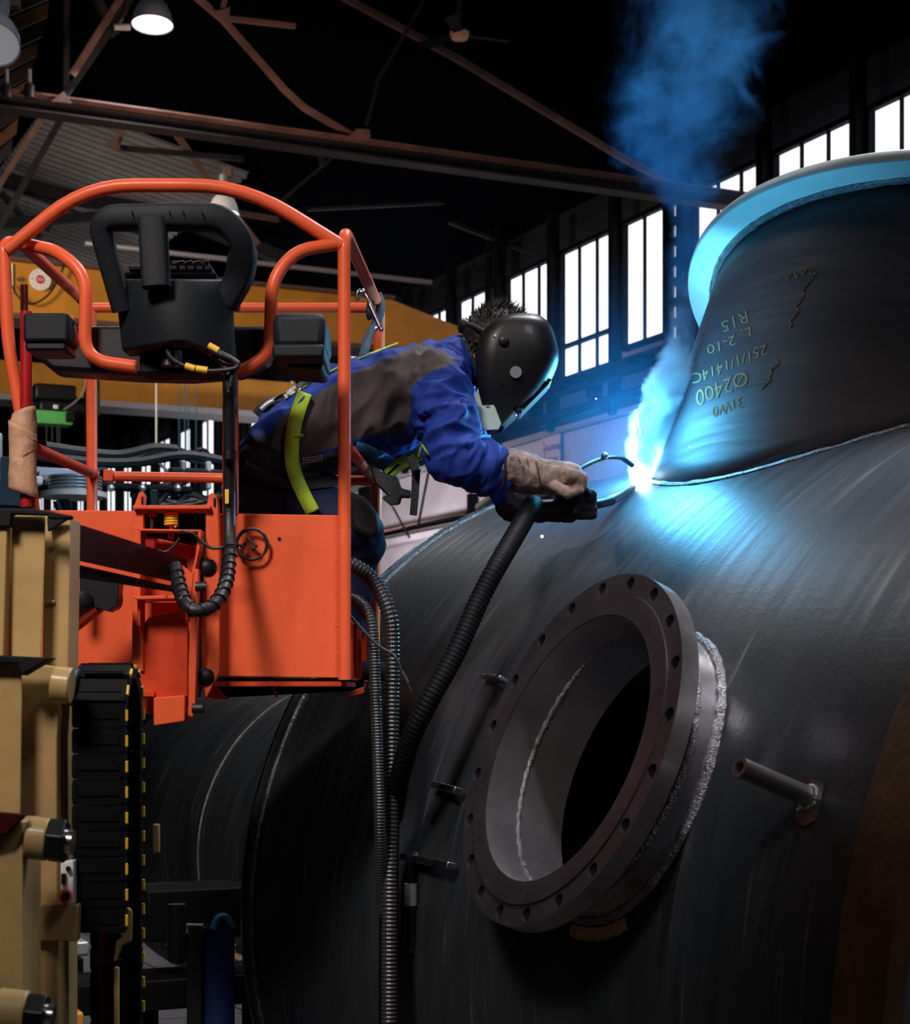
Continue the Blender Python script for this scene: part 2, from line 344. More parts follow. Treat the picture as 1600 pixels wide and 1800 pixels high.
# windows, each its own
pw = .485; wn = 0; pane0 = {}
for bay in range(-1, 9):
    c0 = 19.22+bay*5.08
    for k, (off, npn) in enumerate(((-.44, 3), (-2.11, 3), (-3.87, 2))):
        pass
    for (tstart, npn) in ((c0+.30, 2), (c0+1.53, 3), (c0+3.20, 3)):
        wn += 1
        dz = zs if npn == 3 else zs+.14
        L = npn*pw
        t0, t1 = tstart, tstart+L
        if t0 < 12.5: continue
        root = bpy.data.objects.new('window_%d' % wn, None); COL.objects.link(root); root['kind'] = 'structure'; root.location = H(t0, W, dz)
        fr = MB()
        for tt in (t0-.03, t1+.03): fr.bar(H(tt, W, dz-.05), H(tt, W, zt+.05), .06, .1, up=NW)
        for z in (dz-.03, zt+.03): fr.bar(H(t0-.06, W, z), H(t1+.06, W, z), .1, .06)
        if npn == 3 and tstart > 20.5 and tstart < 21.5: fr.bar(H(t0, W-.01, dz+.42), H(t1, W-.01, dz+.42), .08, .05)
        fr.build('window_frame', 'walliron', root, smooth=False)
        for q in range(npn-1): MB().bar(H(t0+(q+1)*pw, W-.01, dz), H(t0+(q+1)*pw, W-.01, zt), .018, .05, up=NW).build('mullion', 'walliron', root, smooth=False)
        for q in range(npn):
            MB().box(H(t0+(q+.5)*pw, W+.04, (dz+zt)/2), (pw-.012, .015, zt-dz), (DW, NW, ZV)).build('pane', 'pane', root, smooth=False)
        if npn == 3 and bay == 0 and tstart > 21:
            pass
        # dark post between window groups
        MB().bar(H(t1+.12, W-.1, zb), H(t1+.12, W-.1, zt+.6), .12, .14, up=NW).build('window_post', 'walliron', kind='structure', smooth=False)
    # castellated column: two strips tied by webs, daylight strip behind
    col_ = bpy.data.objects.new('castellated_column', None); COL.objects.link(col_); col_.location = H(c0, W-.3, FZ); col_['kind'] = 'structure'
    for s_ in (-1, 1): MB().bar(H(c0+s_*.14, W-.06, FZ), H(c0+s_*.14, W-.06, zt+.8), .14, .05, up=NW).build('column_strip', 'walliron', col_, smooth=False)
    wb = MB()
    z = zs-.3
    while z < zt:
        wb.box(H(c0, W-.06, z), (.15, .05, .10), (DW, NW, ZV)); z += .25
    wb.box(H(c0, W-.06, (zs-.3+FZ)/2), (.15, .05, zs-.3-FZ), (DW, NW, ZV))
    wb.build('column_web', 'walliron', col_, smooth=False)
    MB().box(H(c0, W+.04, (zs+zt)/2), (.26, .015, zt-zs), (DW, NW, ZV)).build('pane', 'pane', col_, smooth=False)
MB().add([H(75, -26, FZ), H(75, 14, FZ), H(75, 14, 14), H(75, -26, 14)], [(0, 1, 2, 3)]).build('wall_back', 'walldark', kind='structure', smooth=False)
MB().add([H(-6, -26, FZ), H(75, -26, FZ), H(75, -26, 14), H(-6, -26, 14)], [(0, 1, 2, 3)]).build('wall_left', 'walldark', kind='structure', smooth=False)
# roof: two slopes
TA = math.tan(radians(13)); ZE = 6.9
def roofz(p): return ZE+(12.3-p)*TA if p > -7 else ZE+19.3*TA-(-7-p)*TA
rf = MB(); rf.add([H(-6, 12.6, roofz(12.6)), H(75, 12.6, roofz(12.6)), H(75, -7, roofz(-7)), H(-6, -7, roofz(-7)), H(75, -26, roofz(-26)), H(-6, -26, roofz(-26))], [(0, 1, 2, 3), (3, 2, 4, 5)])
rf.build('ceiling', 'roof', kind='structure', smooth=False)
def onroof(px, py, drop=0):
    x = (px-800)/F; z = (HY-py)/F; a = NW.y+NW.x*x
    Y = (ZE-drop+12.3*TA)/(z+a*TA); return Y*(DW.y+DW.x*x), Y*a
# corrugated sheet roof section
def roofP(t, p, drop): return H(t, p, roofz(p)-drop)
cs = bpy.data.objects.new('corrugated_roof_sheet', None); COL.objects.link(cs); cs['kind'] = 'structure'
cUL, cUR, cLL, cLR = [onroof(*q, .25) for q in ((62, 192), (440, 300), (5, 300), (330, 440))]
# sheet lies square to the hall: along t, corrugations run down the slope (p)
def sheet(name, t0, t1, p0, p1, pitch=.30, drop=.25, m='corr'):
    mb = MB(); t = t0; i = 0; vs = []; n = 0
    prof = ((0, 0), (.5, 0), (.6, .05), (.9, .05), (1.0, 0))
    while t < t1:
        for (q, h) in prof[:-1]:
            for p in (p0, p1): vs.append(roofP(t+q*pitch, p, drop+h))
            n += 1
        t += pitch
    fs = [(2*i, 2*i+1, 2*i+3, 2*i+2) for i in range(n-1)]
    mb.add(vs, fs).build(name, m, cs, smooth=False)
sheet('corrugated_sheet', 24.9, 29.0, 5.5, 8.35, .235)
sheet('corrugated_sheet', 29.35, 33.6, 5.5, 8.45, .235)
# trusses
def truss(t, p_list, name='roof_truss'):
    o = bpy.data.objects.new(name, None); COL.objects.link(o); o['kind'] = 'structure'; o.location = H(t, 0, 5); return o
T1 = 16.19
tr = truss(T1, 0)
zc1 = onp(0, 180, T1).z-ZC
MB().bar(H(T1, -8, zc1), H(T1, 11.9, zc1), .09, .11).build('bottom_chord', 'iron', tr, smooth=False)
MB().bar(H(T1-.06, -8, zc1+.075), H(T1-.06, 11.9, zc1+.075), .20, .018).build('chord_flange', 'ironr', tr, smooth=False)
MB().bar(H(T1-.06, -8, zc1-.075), H(T1-.06, 11.9, zc1-.075), .20, .018).build('chord_flange', 'iron', tr, smooth=False)
def member(pts, w_, m, root, t, name='diagonal'):
    P_ = [onp(x, y, t) for x, y in pts]
    mb = MB()
    for a, b in zip(P_[:-1], P_[1:]):
        mb.angle(a, b, w_*.62, .012, up=DW)
    mb.build(name, m, root, smooth=False)
member([(113, -30), (112, 180)], .08, 'iron', tr, T1, 'post')
member([(112, 182), (200, 55), (245, -20)], .09, 'iron', tr, T1)
member([(158, -20), (200, 62)], .10, 'iron', tr, T1)
member([(222, -30), (122, 128)], .10, 'ironr', tr, T1-.3)
member([(330, -15), (390, 35), (500, 160), (535, 192), (628, 246)], .075, 'ironr', tr, T1-.1)
member([(396, -20), (385, 30)], .07, 'ironr', tr, T1-.15)
member([(395, 34), (520, 48)], .06, 'ironr', tr, T1-.15)
member([(640, 246), (668, 140)], .05, 'iron', tr, T1-.1, 'post')
member([(668, 140), (760, -20)], .05, 'iron', tr, T1-.1)
for g in ([(90, 178), (112, 160), (128, 182)], [(372, 22), (405, 12), (402, 44)], [(606, 245), (628, 226), (650, 228), (652, 248)]):
    MB().prism([onp(x, y, T1-.17) for x, y in g], DW*.015).build('gusset', 'ironr', tr, smooth=False)
T2 = 22.0; tr2 = truss(T2, 0)
member([(290, 212), (375, 330), (452, 432)], .10, 'ironr', tr2, T2)
member([(214, 222), (200, 262)], .09, 'ironr', tr2, T2-.1)
member([(205, 262), (428, 282)], .09, 'iron', tr2, T2-.1)
member([(72, 204), (8, 302), (-30, 365)], .10, 'ironr', tr2, T2)
member([(110, 196), (0, 388), (-20, 420)], .11, 'iron', tr2, T2-.2)
MB().prism([onp(x, y, T2-.2) for x, y in ((185, 252), (206, 236), (212, 264))], DW*.015).build('gusset', 'ironr', tr2, smooth=False)
T3 = 27.0; tr3 = truss(T3, 0)
zc3 = onp(230, 412, T3).z-ZC
MB().bar(H(T3, -12, zc3), H(T3, 4.2, zc3), .14, .16).build('bottom_chord', 'ironr', tr3, smooth=False)
member([(0, 398), (310, 376)], .2, 'iron', tr3, T3-.1)
member([(0, 320), (110, 352), (300, 385), (520, 470)], .30, 'iron', tr3, T3+.5)
member([(0, 340), (70, 420)], .12, 'iron', tr3, T3); member([(92, 372), (80, 405)], .1, 'iron', tr3, T3)
# purlin-like dark beams further right
for k, (pts, wd, t) in enumerate(([(600, -5), (800, 103), (1100, 283), (1235, 352)], .10, 19.0), ([(620, 340), (900, 330), (1180, 322)], .05, 24.0), ([(490, 360), (590, 275)], .05, 19.0), ([(560, 266), (566, 292)], .07, 18.0), ([(790, 392), (940, 450)], .06, 24.0), ([(860, 450), (1050, 340), (1600, 120)], .05, 24.0), ([(1450, 70), (1555, 150)], .07, 20.0), ([(430, 374), (800, 360), (1150, 345)], .05, 21.0)) if False else enumerate([([(600, -5), (800, 103), (1100, 283), (1235, 352)], .10, 19.0), ([(540, 370), (900, 352), (1180, 338)], .06, 24.0), ([(490, 360), (590, 275)], .05, 19.0), ([(560, 266), (566, 292)], .07, 18.0), ([(790, 392), (940, 450)], .07, 24.0), ([(860, 450), (1050, 340), (1600, 120)], .05, 24.0), ([(1450, 70), (1555, 150)], .07, 20.0)]):
    o = truss(t, 0, 'roof_beam'); member(pts, wd, 'ironr' if k in (0, 6) else 'iron', o, t, 'beam_angle')
# dark boards upper left, warm light put in as brown on alternate ones
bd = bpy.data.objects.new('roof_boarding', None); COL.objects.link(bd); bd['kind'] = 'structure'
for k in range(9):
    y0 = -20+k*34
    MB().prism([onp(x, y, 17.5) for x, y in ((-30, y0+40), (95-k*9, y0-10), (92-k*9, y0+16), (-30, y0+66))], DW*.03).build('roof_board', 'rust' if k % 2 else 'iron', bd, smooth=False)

# ------------------------------------------------------------------ crane
K1 = 21.66
cr = thing('overhead_crane', onp(300, 560, K1), 'yellow double girder overhead crane spanning the hall behind the work basket', 'crane')
def girder(K, top, bot, x0, x1, const_end=True, xtra=None, m='crane'):
    a = onp(x0, bot[0], K); b = onp(x1, bot[1], K); b.z = a.z
    c = onp(x0, top[0], K); hh = c.z-a.z
    return a, b, hh
a = onp(-60, 545, K1); h_ = onp(-60, 452, K1).z-a.z
e1 = onp(690, 598, K1); e2 = onp(828, 606, K1); zb_ = a.z
def at_z(p, z): return V((p.x, p.y, z))
gp = [at_z(a, zb_), at_z(e2, zb_), at_z(e2, zb_+h_*.50), at_z(e1, zb_+h_), at_z(a, zb_+h_)]
MB().prism(gp, DW*.5).build('girder', 'crane', cr, smooth=False)
MB().bar(at_z(a, zb_-.03)+DW*.2, at_z(e2, zb_-.03)+DW*.2, .6, .06).build('girder_flange', 'cranedark', cr, smooth=False)
MB().bar(at_z(a, zb_+h_+.02)+DW*.2, at_z(e1, zb_+h_+.02)+DW*.2, .6, .04).build('girder_flange', 'cranedark', cr, smooth=False)
K2 = 27.9; a = onp(-60, 690, K2); b = at_z(onp(520, 716, K2), a.z); h2 = .53
b2 = at_z(onp(520, 700, K2), a.z)
MB().prism([a, b2, b2+ZV*h2, a+ZV*h2], DW*.5).build('girder', 'crane', cr, smooth=False)
MB().bar(a-ZV*.05+DW*.15, b2-ZV*.05+DW*.15, .7, .09).build('girder_flange', 'conduit', cr, smooth=False)
b2e = H(K2+.2, W-1.0, a.z-ZC+.3)
# railing tube on the crane
z_ = onp(150, 428, 18.0).z
MB().tube([onp(150, 428, 18.0), at_z(onp(758, 490, 18.0), z_-.02)], .028).build('conduit_pipe', 'conduit', label='long pale pipe crossing behind the seat-like console above the crane girder', cat='pipe')
mb = MB()
# hoist on the second girder
ho = thing('crane_hoist', onp(110, 700, 24.0), 'dark hoist trolley with green beam hanging under the yellow crane', 'hoist')
def pbox(name, m, x0, y0, x1, y1, K, dep, root, bevel=0.01):
    a = onp(x0, y0, K); b = onp(x1, y0, K); c = onp(x0, y1, K)
    wdt = (V((b.x, b.y, 0))-V((a.x, a.y, 0))).length; hh = a.z-c.z
    o = MB().box((a+V((b.x, b.y, a.z)))/2-ZV*hh/2+DW*dep/2, (wdt, dep, hh), (NW, DW, ZV)).build(name, m, root, bevel=bevel)
    return o
pbox('green_beam', 'green', 50, 719, 128, 742, 24.0, .3, ho)
pbox('beam_end', 'blackmat', 118, 724, 132, 740, 23.9, .2, ho)
pbox('drum_housing', 'black', 62, 672, 135, 700, 24.0, .5, ho, .03)
pbox('motor', 'black', 70, 702, 150, 722, 24.0, .4, ho, .03)
pbox('rope_drum', 'blackmat', 30, 690, 160, 712, 24.3, .4, ho, .03)
pbox('green_cover', 'greendark', 158, 664, 178, 730, 24.0, .4, ho, .05)
pbox('nameplate', 'whitesign', 94, 711, 103, 718, 23.9, .03, ho)
for x in (82, 92, 101, 105): MB().tube([onp(x, 720, 24.1), onp(x, 790, 24.1)], .008, 6).build('hoist_rope', 'iron', ho)
MB().tube(spline([onp(x, y, 23.8) for x, y in ((152, 664), (146, 690), (130, 708), (112, 720))]), .012, 6).build('hoist_cable', 'conduit', ho)
# limit disc and number on the girder
sg = thing('round_date_sign', onp(70, 492, K1-.05), 'round white inspection sign with red centre on the yellow girder', 'sign')
c = onp(70, 492, K1-.03); r_ = 19/F*c.y
MB().cyl(c, c-DW*.02, r_, 32).build('disc', 'whitesign', sg)
MB().cyl(c-DW*.022, c-DW*.026, r_*.42, 24).build('red_centre', 'chalkred', sg)
tb = MB(); put_text(tb, '2022', r_*.36, c-DW*.03, NW, ZV); tb.build('year_text', 'whitesign', sg, smooth=False)
for k in range(12):
    aa = 2*pi*k/12; tb = MB(); put_text(tb, str(k+1), r_*.2, c-DW*.023+NW*sin(aa)*r_*.76+ZV*cos(aa)*r_*.76, NW, ZV); tb.build('month_number', 'ink', sg, smooth=False)
tb = MB(); c = onp(36, 492, K1-.03); put_text(tb, '49', .1, c, NW, ZV); tb.build('number_marking', 'ink', cr, smooth=False)
c = onp(14, 488, K1-.03); MB().box(c, (.11, .01, .34), (NW, DW, ZV)).build('plate', 'whitesign', cr)
MB().tube(spline([onp(x, y, K1-.1) for x, y in ((18, 500), (36, 525), (58, 534), (85, 518), (104, 488), (114, 462))]), .012, 6).build('hanging_cable', 'black', cr)
# hanging drop wires
for i, (x, y0, y1) in enumerate(((275, 662, 800), (315, 662, 880), (325, 662, 880), (331, 662, 860), (345, 662, 850))):
    MB().tube([onp(x, y0, 22.5), onp(x, y1, 22.5)], .012 if i == 0 else .007, 6).build('steel_wire', 'conduit' if i == 0 else 'bluestrap', label=['thick grey wire hanging left of the thin blue ones', 'first thin blue wire right of the grey wire', 'second thin blue wire hanging under the crane', 'third thin blue wire hanging under the crane', 'rightmost thin blue wire beside the black cable post'][i], cat='wire', group='wires hanging under the crane')
# ------------------------------------------------------------------ lamps and fan
def bell(px, py, rpx, K, label, m, glow, tilt=0, stem=.5):
    c = onp(px, py, K); R = rpx/F*c.y
    t = thing('hall_lamp_shade', c, label, 'lamp', 'bell lamps under the roof')
    pr = [(R*x, R*y) for x, y in ((.0, 1.50), (.22, 1.5), (.24, 1.32), (.45, 1.22), (.70, .95), (.88, .55), (.97, .12), (1.0, 0), (.95, 0), (.84, .5), (.6, .9), (0, 1.2))]
    ax = V((0, sin(tilt), cos(tilt)))
    MB().lathe(pr, c, ax, 40).build('shade', m, t)
    MB().cyl(c+ax*R*.06, c+ax*R*.09, R*.93, 40).build('lit_opening', glow, t)
    MB().cyl(c+ax*R*1.45, c+ax*R*2.5, R*.30, 20).build('lamp_cap', 'conduit', t)
    MB().box(c+ax*R*2.75+V((R*.25, 0, 0)), (R*.7, R*.5, R*.7)).build('ballast_box', 'cranedark', t, bevel=.01)
    MB().tube([c+ax*R*1.8, c+ax*R*(1.8+stem)], R*.08, 8).build('stem', 'iron', t)
    return t, c, R
L1, c, R = bell(268, 44, 37, T1-.6, 'grey bell lamp glowing white at the top left under the truss', 'lampshade', 'lampglow', .12)
MB().tube([onp(200, 47, T1-.6), onp(228, 48, T1-.6)], .03, 8).build('bracket', 'conduit', L1)
MB().tube(spline([onp(x, y, T1-.6) for x, y in ((224, -20), (222, 12), (214, 30), (204, 44))]), .025, 8).build('feed_pipe', 'iron', L1)
lp = bpy.data.lights.new('bell_lamp_light', 'SPOT'); lp.energy = 60; lp.spot_size = 2.4; lp.color = (.95, .95, 1); lo = bpy.data.objects.new('bell_lamp_light', lp); COL.objects.link(lo); lo.location = c-ZV*.12
L2, c, R = bell(393, 376, 27, 19.5, 'milky white bell lamp seen just above the orange guard hoop', 'lampwhite', 'lampglow', 0)
MB().tube([c+V((R, 0, R*.15)), c+V((R*3.4, .3, R*.2))], .02, 8).build('bracket', 'ironr', L2)
MB().tube([c+V((R, 0, -R*.05)), c+V((R*3.4, .3, 0))], .02, 8).build('bracket', 'ironr', L2)
bell(-12, 78, 48, 11.0, 'large pale lamp cut off by the top left corner of the picture', 'lampshade', 'lampwhite', .6)
fn = thing('ceiling_fan', onp(808, 62, 17.3), 'small ceiling fan with dark blades and beige hub high in the dark roof', 'fan')
c = onp(808, 62, 17.3); R = 17/F*c.y
MB().lathe([(0, -R*.4), (R*.8, -R*.4), (R, 0), (R, R*.3), (R*.3, R*.5), (0, R*.5)], c, ZV, 28).build('hub', 'tape', fn)
MB().tube([c+ZV*R*.5, c+ZV*.9], .03, 8).build('drop_rod', 'iron', fn)
for k in range(3):
    a_ = .35+k*2*pi/3; dd = V((cos(a_), sin(a_), 0)); sd = V((-sin(a_), cos(a_), .2)).normalized()
    MB().prism([c+dd*R-sd*.05, c+dd*.55-sd*.07, c+dd*.55+sd*.07, c+dd*R+sd*.05], ZV*.012).build('blade', 'walliron', fn, smooth=False)
# ceiling mounted small items on the truss
for i, x in enumerate((52, 12)):
    t = thing('truss_clamp', onp(x, 170, T1-.2), ['dark clamp standing on the truss near the vertical post', 'dark clamp on the truss at the left edge of the picture'][i], 'clamp', 'clamps on the truss')
    MB().tube([onp(x, 172, T1-.2), onp(x, 150, T1-.2)], .045, 10).build('clamp_body', 'iron', t); MB().tube([onp(x, 150, T1-.2), onp(x, 122, T1-.2)], .018, 8).build('rod', 'conduit', t)
# ------------------------------------------------------------------ wall poster and standing post
ps = thing('warning_poster', onw(969, 792, W-.06), 'faded paper warning poster with red flash reading Achtung on the white wall', 'poster')
pc = onw(969, 793, W-.02); ww = .42
MB().box(pc, (.55, .012, .42), (-DW, NW, ZV)).build('sheet', 'poster', ps, smooth=False)
tb = MB(); put_text(tb, 'Achtung', .13, pc-NW*.012-DW*.08+ZV*.05, -DW, ZV); tb.build('lettering', 'ink', ps, smooth=False)
tb = MB(); put_text(tb, 'Betreten', .075, pc-NW*.012-DW*.08-ZV*.12, -DW, ZV); tb.build('lettering', 'ink', ps, smooth=False)
fz = [(.0, .16), (.05, .02), (.02, .02), (.06, -.14), (-.02, .06), (.015, .06), (-.03, .16)]
MB().prism([pc-NW*.008+DW*(.2-x)+ZV*z for x, z in fz], -NW*.004).build('red_flash', 'chalkred', ps, smooth=False)
pp = thing('steel_support_post', onw(831, 900, 9.0), 'grey steel post with brace standing between wall and tank', 'post')
MB().bar(onw(831, 868, 9.0), onw(831, 905, 9.0)-ZV*2, .10, .10, up=NW).build('post', 'iron', pp, smooth=False)
MB().bar(onw(840, 892, 9.0), onw(875, 865, 9.0), .06, .05).build('brace', 'whitesign', pp, smooth=False)
for i, ((x0, y0), (x1, y1)) in enumerate((((765, 770), (735, 925)), ((690, 890), (720, 945)))):
    MB().tube([onw(x0, y0, 10.5), onw(x1, y1, 10.5)], .018, 6).build('stay_cable', 'iron', label=['thin dark stay cable in front of the wall right of the harness strap', 'short thin stay cable in front of the wall left of the harness strap'][i], cat='cable', group='stay cables by the wall')
MB().tube(spline([onw(x, y, 11) for x, y in ((600, 935), (668, 934), (730, 920), (800, 905), (830, 903))]), .018, 6).build('sagging_cable', 'cranedark', label='sagging brown cable running along the white wall', cat='cable')

# ================================================================== TANK
k_ = .84; TC = V((.732, 8, -.846))*k_+V((0, 0, ZC)); TD = V((-.49018543, .87161818, 0)); TN = V((-.87161818, -.49018543, 0)); TR = 1.792*k_
def tp(al, phi, r): return TC+TD*al+(TN*cos(phi)+ZV*sin(phi))*r
tank = thing('steel_pressure_vessel', tp(-1.4, -pi/2, TR), 'huge dark rolled steel vessel lying on its side with flanged nozzle', 'vessel')
def cyl_uv(o, org, ax, ref):
    me = o.data; ax = V(ax).normalized(); u = V(ref); u = (u-ax*u.dot(ax)).normalized(); v = ax.cross(u)
    off = V(); q = o
    while q is not None: off += V(q.location); q = q.parent
    lay = me.uv_layers.get('UVMap') or me.uv_layers.new(name='UVMap')
    for p in me.polygons:
        c = sum((me.vertices[i].co for i in p.vertices), V())/len(p.vertices)+off-org; pc_ = math.atan2(c.dot(v), c.dot(u))
        for li in p.loop_indices:
            q_ = me.vertices[me.loops[li].vertex_index].co+off-org
            r = (q_-ax*q_.dot(ax)).length; a = math.atan2(q_.dot(v), q_.dot(u))
            while a-pc_ > pi: a -= 2*pi
            while a-pc_ < -pi: a += 2*pi
            lay.data[li].uv = (a*r, q_.dot(ax))
def cut(o, cutters):
    for i, c in enumerate(cutters):
        m = o.modifiers.new('c%d' % i, 'BOOLEAN'); m.operation = 'DIFFERENCE'; m.object = c; m.solver = 'EXACT'
    dg = bpy.context.evaluated_depsgraph_get(); me = bpy.data.meshes.new_from_object(o.evaluated_get(dg))
    o.modifiers.clear(); old = o.data; nm = old.name; o.data = me; bpy.data.meshes.remove(old); me.name = nm
    for c in cutters:
        cm = c.data; bpy.data.objects.remove(c); bpy.data.meshes.remove(cm)
def annulus(R, a0, a1, th, n=200, seg=14):
    pr = [(R, a0+(a1-a0)*i/seg) for i in range(seg+1)]+[(R-th, a1-(a1-a0)*i/seg) for i in range(seg+1)]
    return MB().lathe(pr, TC, TD, n, close=True)
# nozzle and branch axes
NE, NA = radians(21.34), .068
NX = (TN*cos(NA)+TD*sin(NA))*cos(NE)+ZV*sin(NE); NO = TC+TD*(-2.502*k_); ND = 1.972*k_; NR = .519*k_; Nr = .393*k_
BE = radians(112.2); BX = (TN*cos(.02)+TD*sin(.02))*cos(BE)+ZV*sin(BE); BX.normalize(); BO = TC+TD*(-1.74*k_); BH = 2.197*k_; BR = 1.495*k_; Br = 1.385*k_
AL0, AL1 = -3.43*k_, 0.0
shell = annulus(TR, AL0, AL1, .03).build('shell', 'tank', tank)
c1 = MB().cyl(NO+NX*.9, NO+NX*2.2, Nr+.01, 72).build('c', 'tank'); c2 = MB().cyl(BO+BX*.6, BO+BX*2.4, Br-.03, 120).build('c', 'tank')
cut(shell, [c1, c2]); cyl_uv(shell, TC, TD, TN)
for p in shell.data.polygons: p.use_smooth = True
try: shell.data.set_sharp_from_angle(angle=radians(30))
except Exception: pass
def ringpart(name, R, a0, a1, th, m, seg=2):
    o = annulus(R, a0, a1, th, 160, seg).build(name, m, tank); cyl_uv(o, TC, TD, TN); return o
ringpart('rusty_end_course', TR+.002, -3.60*k_, AL0, .05, 'rust')
# near end closed by strips of grey plate with open joints
zs_ = [-1.5, -1.1, -.68, -.32, .0, .32, .68, 1.1, 1.5]
for za, zb2 in zip(zs_[:-1], zs_[1:]):
    Rr = TR-.055; za_, zb_3 = za+.006, zb2-.006; poly = []
    e0 = TC+TD*(-3.60*k_+.012)
    ws = lambda z: sqrt(max(Rr*Rr-z*z, 1e-4))
    zsq = [za_+(zb_3-za_)*i/8 for i in range(9)]; zsq = [max(-Rr+.001, min(Rr-.001, z)) for z in zsq]
    poly = [e0+TN*ws(z)+ZV*z for z in zsq]+[e0-TN*ws(z)+ZV*z for z in reversed(zsq)]
    MB().prism(poly, TD*.012).build('end_plate', 'wallgrey', tank, smooth=False)
ringpart('end_weld_ring', TR+.008, -.085, -.075, .01, 'weld')
ringpart('shell_seam', TR+.004, -.004, .012, .03, 'steel')
# cone and small shell at far left
def cone(name, pr, m):
    o = MB().lathe(pr, TC, TD, 140).build(name, m, tank); cyl_uv(o, TC, TD, TN); return o
cone('dished_head', [(TR-.06, -.02), (TR-.06, .02), (TR*.95, .12), (TR*.80, .26), (TR*.62, .34), (TR*.545, .40)], 'tank')
cone('neck_shell', [(TR*.54, .30), (TR*.54, 2.6*k_)], 'tank')
cone('neck_seam', [(TR*.538, 2.58*k_), (TR*.538+.010, 2.59*k_), (TR*.538+.010, 2.61*k_), (TR*.54, 2.62*k_)], 'weld')
cone('far_shell', [(TR*.535, 2.6*k_), (TR*.53, 4.3*k_), (TR*.45, 4.5*k_), (TR*.25, 4.65*k_), (0, 4.7*k_)], 'tank')
# nozzle: flange with real bolt holes
def nz_(r, h): return (r, h)
fl0 = ND-.050
fo = MB().lathe([(Nr, ND), (NR*.884, ND), (NR*.885, ND-.004), (NR, ND-.004), (NR, fl0), (Nr+.05, fl0), (Nr+.035, fl0-.03), (Nr+.024, fl0-.055), (Nr, fl0-.055)], NO, NX, 120, close=True).build('nozzle_flange', 'flange', tank)
cs_ = []
uX = NX.cross(ZV).normalized(); vX = uX.cross(NX)
for i in range(20):
    a_ = 2*pi*(i+.35)/20; q = NO+(uX*cos(a_)+vX*sin(a_))*NR*.940
    cs_.append(MB().cyl(q+NX*(fl0-.02), q+NX*(ND+.02), .0175, 16).build('c', 'tank'))
cut(fo, cs_)
for p in fo.data.polygons: p.use_smooth = True
try: fo.data.set_sharp_from_angle(angle=radians(28))
except Exception: pass
# the turned rim is bare metal
fo.data.materials.append(M['bore'])
for p in fo.data.polygons:
    q = p.center+V(tank.location)-NO; rr_c = (q-NX*q.dot(NX)).length; nd_ = abs(p.normal.dot(NX))
    if rr_c > NR-.0035 and nd_ < .3: p.material_index = 1
MB().lathe([(Nr+.024, fl0-.054), (Nr+.024, 1.43), (Nr-.001, 1.43), (Nr-.001, ND-.002)], NO, NX, 120).build('nozzle_neck', 'bore', tank)
def bead(name, r, h, rad, m='weld', n=140, root=None):
    uu = NX.cross(ZV).normalized(); vv = uu.cross(NX)
    pts = [NO+NX*h+(uu*cos(2*pi*i/n)+vv*sin(2*pi*i/n))*r for i in range(n)]
    MB().tube(pts, [rad*(1+.35*sin(i*2.4)) for i in range(n)], 8, closed=True).build(name, m, tank)
bead('inner_weld_bead', Nr, ND-.098, .006); bead('neck_weld_bead', Nr+.026, fl0-.06, .008)
def on_tank(o, ax, r, a, lift=0, R=None):
    R = (R or TR)+lift; uu = ax.cross(ZV).normalized() if ax is NX else TD; vv = uu.cross(ax) if ax is NX else ax.cross(uu)
    q = o+(uu*cos(a)+vv*sin(a))*r; w_ = q-TC; w_ = w_-TD*w_.dot(TD); m_ = ax-TD*ax.dot(TD)
    A = m_.dot(m_); B = 2*w_.dot(m_); c_ = w_.dot(w_)-R*R
    D = B*B-4*A*c_
    return q+ax*((-B+sqrt(max(D, 0)))/2/A)
n = 220
MB().tube([on_tank(NO, NX, Nr+.03, 2*pi*i/n) for i in range(n)], [.0115*(1+.3*noise.noise(V((i*.23, 0, 0)))+.08*sin(i*1.3)) for i in range(n)], 8, closed=True).build('nozzle_fillet_weld', 'weld', tank)
def halo(name, r0, r1, a0, a1, m, n=60, seed=1):
    vs = []
    for i in range(n+1):
        a = a0+(a1-a0)*i/n; jj = .012*noise.noise(V((i*.45, seed, 0)))
        vs += [on_tank(NO, NX, r0, a, .0015), on_tank(NO, NX, r1+jj, a, .0015)]
    mb = MB(); mb.add(vs, [(2*i, 2*i+1, 2*i+3, 2*i+2) for i in range(n)]); mb.build(name, m, tank)
halo('ground_area', Nr+.045, Nr+.085, radians(-48), radians(42), 'steel')
halo('ground_area', Nr+.045, Nr+.075, radians(-118), radians(-84), 'tape', seed=3)
# branch: wall follows the saddle curve, flange on top
def saddle(a, r, lift=0): return on_tank(BO, BX, r, a, lift)
n = 180; mb = MB(); rows = 12
for i in range(n+1):
    a = 2*pi*i/n; b0 = saddle(a, Br); top = BO+BX*BH+(TD*cos(a)+BX.cross(TD)*sin(a))*Br
    for j in range(rows+1): mb.v.append(b0+(top-b0)*j/rows)
for i in range(n):
    for j in range(rows): q = i*(rows+1)+j; mb.f.append((q, q+rows+1, q+rows+2, q+1)); mb.mi.append(0)
bs_ = mb.build('branch_wall', 'branch', tank); cyl_uv(bs_, BO, BX, TD)
md = bs_.modifiers.new('th', 'SOLIDIFY'); md.thickness = .03; md.offset = -1
fl_ = MB().lathe([(Br-.03, BH-.001), (BR, BH-.001), (BR+.004, BH+.004), (BR+.004, BH+.03), (BR, BH+.036), (Br-.03, BH+.036)], BO, BX, 200, close=True).build('branch_flange', 'rim', tank); cyl_uv(fl_, BO, BX, TD)
